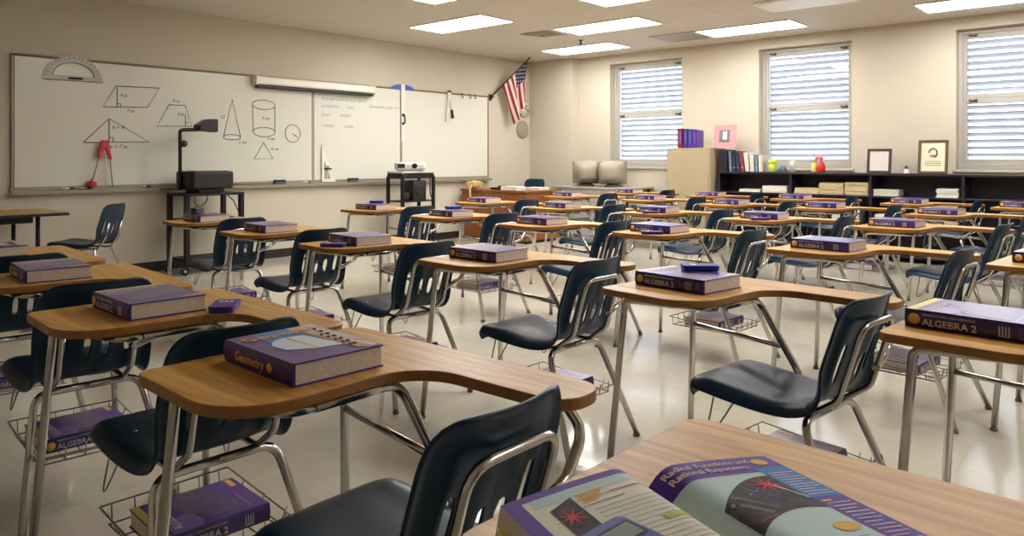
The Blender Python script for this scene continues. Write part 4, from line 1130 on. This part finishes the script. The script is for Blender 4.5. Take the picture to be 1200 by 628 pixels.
# small items on the bookcase
T0 = BKT+.0005
jr = thing('green_jar', 'lime green jar with lid under the middle window', 'jar', (9.62, 3.79, T0))
MB().lathe([(.045, 0), (.052, .01), (.052, .085), (.045, .10), (.045, .11)], seg=18).build('body', 'lime', jr)
MB().lathe([(.05, .112), (.054, .118), (.054, .15), (.048, .158), (.004, .16)], seg=18).build('lid', 'lime', jr)
dg = thing('tape_dispenser', 'small slate blue tape dispenser right of the green jar', 'dispenser', (9.62, 3.67, T0))
MB().prism([(-.06, 0), (.06, 0), (.06, .02), (.03, .05), (.0, .075), (-.045, .06)], -.02, .02, bev=.004, M4=Matrix(((0, 0, 1, 0), (1, 0, 0, 0), (0, 1, 0, 0), (0, 0, 0, 1)))).build('base', 'teal_dk', dg)
MB().lathe([(.02, -.022), (.035, -.022), (.035, .022), (.02, .022)], seg=16, M4=Matrix.Translation((0, -.01, .055)) @ Matrix.Rotation(radians(90), 4, 'Y')).build('tape_roll', 'binder_blue', dg)
gb = thing('clear_cup', 'clear drinking cup on the bookcase under the middle window', 'cup', (9.62, 3.54, T0))
MB().lathe([(.03, 0), (.04, .15), (.037, .15), (.028, .006), (.002, .006)], seg=18).build('cup', 'clear', gb)
yb = thing('glue_bottle', 'pale yellow squeeze bottle left of the spray bottle', 'bottle', (9.62, 3.275, T0))
MB().lathe([(.03, 0), (.034, .01), (.034, .10), (.014, .12), (.014, .13)], seg=16).build('body', 'yellow_print', yb)
MB().lathe([(.015, .13), (.013, .15), (.004, .175)], seg=12).build('nozzle', 'lime', yb)
sbt = thing('spray_bottle', 'red and pink trigger spray bottle under the middle window', 'bottle', (9.60, 3.185, T0))
MB().lathe([(.04, 0), (.048, .01), (.048, .07), (.03, .12), (.014, .15), (.014, .165)], seg=18).build('body', 'red', sbt)
MB().box((-.03, -.02, .165), (.03, .07, .205), bev=.01, seg=2).tube([(0, .03, .20), (0, .055, .215), (0, .09, .225)], .012, 8).tube([(0, .045, .17), (0, .06, .14), (0, .055, .12)], .008, 6).build('trigger_head', 'pink', sbt)
def pic_frame(y0, y1, h, m, mm, label, deco):
    t = thing('framed_sketch' if deco else 'framed_certificate', label, 'picture frame', (9.66, (y0+y1)/2, T0)); w = (y1-y0)/2
    L = Matrix.Rotation(radians(9), 4, 'Y'); b = .028
    f = MB()
    for a, c in (((-w, 0), (-w+b, h)), ((w-b, 0), (w, h)), ((-w+b, 0), (w-b, b)), ((-w+b, h-b), (w-b, h))): f.box((-.012, a[0], a[1]), (.012, c[0], c[1]), bev=.004, M4=L)
    f.build('frame', m, t)
    MB().box((-.002, -w+b, b), (.008, w-b, h-b), M4=L).build('picture', mm, t)
    d = MB()
    if deco:
        d.tube([(-.004, .0+.04*cos(a_*.5), .62*h+.05*sin(a_*.5)) for a_ in range(0, 10)], .008, 6); d.box((-.004, -.035, .50*h), (-.002, .03, .56*h))
        for q in range(3): d.box((-.0035, -.08, (.36-.06*q)*h), (-.002, .08, (.375-.06*q)*h))
        d.v = [tuple(L @ Vector(v)) for v in d.v]; d.build('drawing', 'pic', t)
    else:
        for q in range(5): d.box((-.0035, -w*.5, (.72-.10*q)*h), (-.002, w*.5, (.73-.10*q)*h), M4=L)
        d.build('printed_line', 'tan_lt', t)
    MB().tube([(.012, 0, .55*h), (.085, 0, .0)], .006, 6, M4=None) if False else None
    MB().box((.02, -.03, 0.004), (.026, .03, .55*h), bev=.001, M4=Matrix.Translation((.075, 0, 0)) @ Matrix.Rotation(radians(-8), 4, 'Y')).build('easel_back', 'black', t)
pic_frame(2.43, 2.69, .29, 'frame_dk', 'mat_lilac', 'small dark-framed certificate standing on the bookcase', False)
pic_frame(1.86, 2.155, .385, 'frame_ol', 'mat_cream', 'larger olive-framed picture with bird-like sketch on the bookcase', True)
fg = thing('figurine', 'tiny white and dark figurine between the two picture frames', 'figurine', (9.62, 2.26, T0))
MB().lathe([(.03, 0), (.032, .01), (.022, .03), (.018, .05), (.004, .055)], seg=14).build('base', 'white_plastic', fg)
MB().lathe([(.006, .05), (.018, .06), (.02, .075), (.012, .09), (.003, .093)], seg=12).build('head', 'teal_dk', fg)

# ------------------------------------------------------------------ light, world, camera
W = D.worlds.new('overcast_sky'); SC.world = W; W.use_nodes = True
bg = W.node_tree.nodes['Background']; bg.inputs['Color'].default_value = lin((238, 243, 255)); bg.inputs['Strength'].default_value = 3.0
for a, b in WIN:
    li = D.lights.new('window_portal', 'AREA'); li.shape = 'RECTANGLE'; li.size = b-a; li.size_y = WZ1-WZ0
    li.cycles.is_portal = True
    o = D.objects.new('window_portal', li); COL.objects.link(o); o.location = (XR+WT+.01, (a+b)/2, (WZ0+WZ1)/2)
    o.rotation_euler = Euler((radians(90), 0, radians(90)))

cam = D.cameras.new('camera'); co = D.objects.new('camera', cam); COL.objects.link(co)
FPX, CXP, CYP, YAW = 879.14, 561.0, 186.0, 47.098
cam.sensor_fit = 'HORIZONTAL'; cam.sensor_width = 36.0; cam.lens = FPX/1200*36
cam.shift_x = (600-CXP)/1200; cam.shift_y = -(314-CYP)/1200
cam.clip_start = .02
co.location = (0, 0, 1.18); co.rotation_euler = (radians(90), 0, radians(-YAW))
SC.camera = co
SC.view_settings.view_transform = 'Standard'; SC.view_settings.look = 'None'; SC.view_settings.gamma = 1
SC.view_settings.use_curve_mapping = False
SC.view_settings.exposure = 0.95
SC.cycles.use_denoising = True
SC.cycles.max_bounces = 8; SC.cycles.diffuse_bounces = 5; SC.cycles.glossy_bounces = 4; SC.cycles.transparent_max_bounces = 12
SC.cycles.sample_clamp_indirect = 6
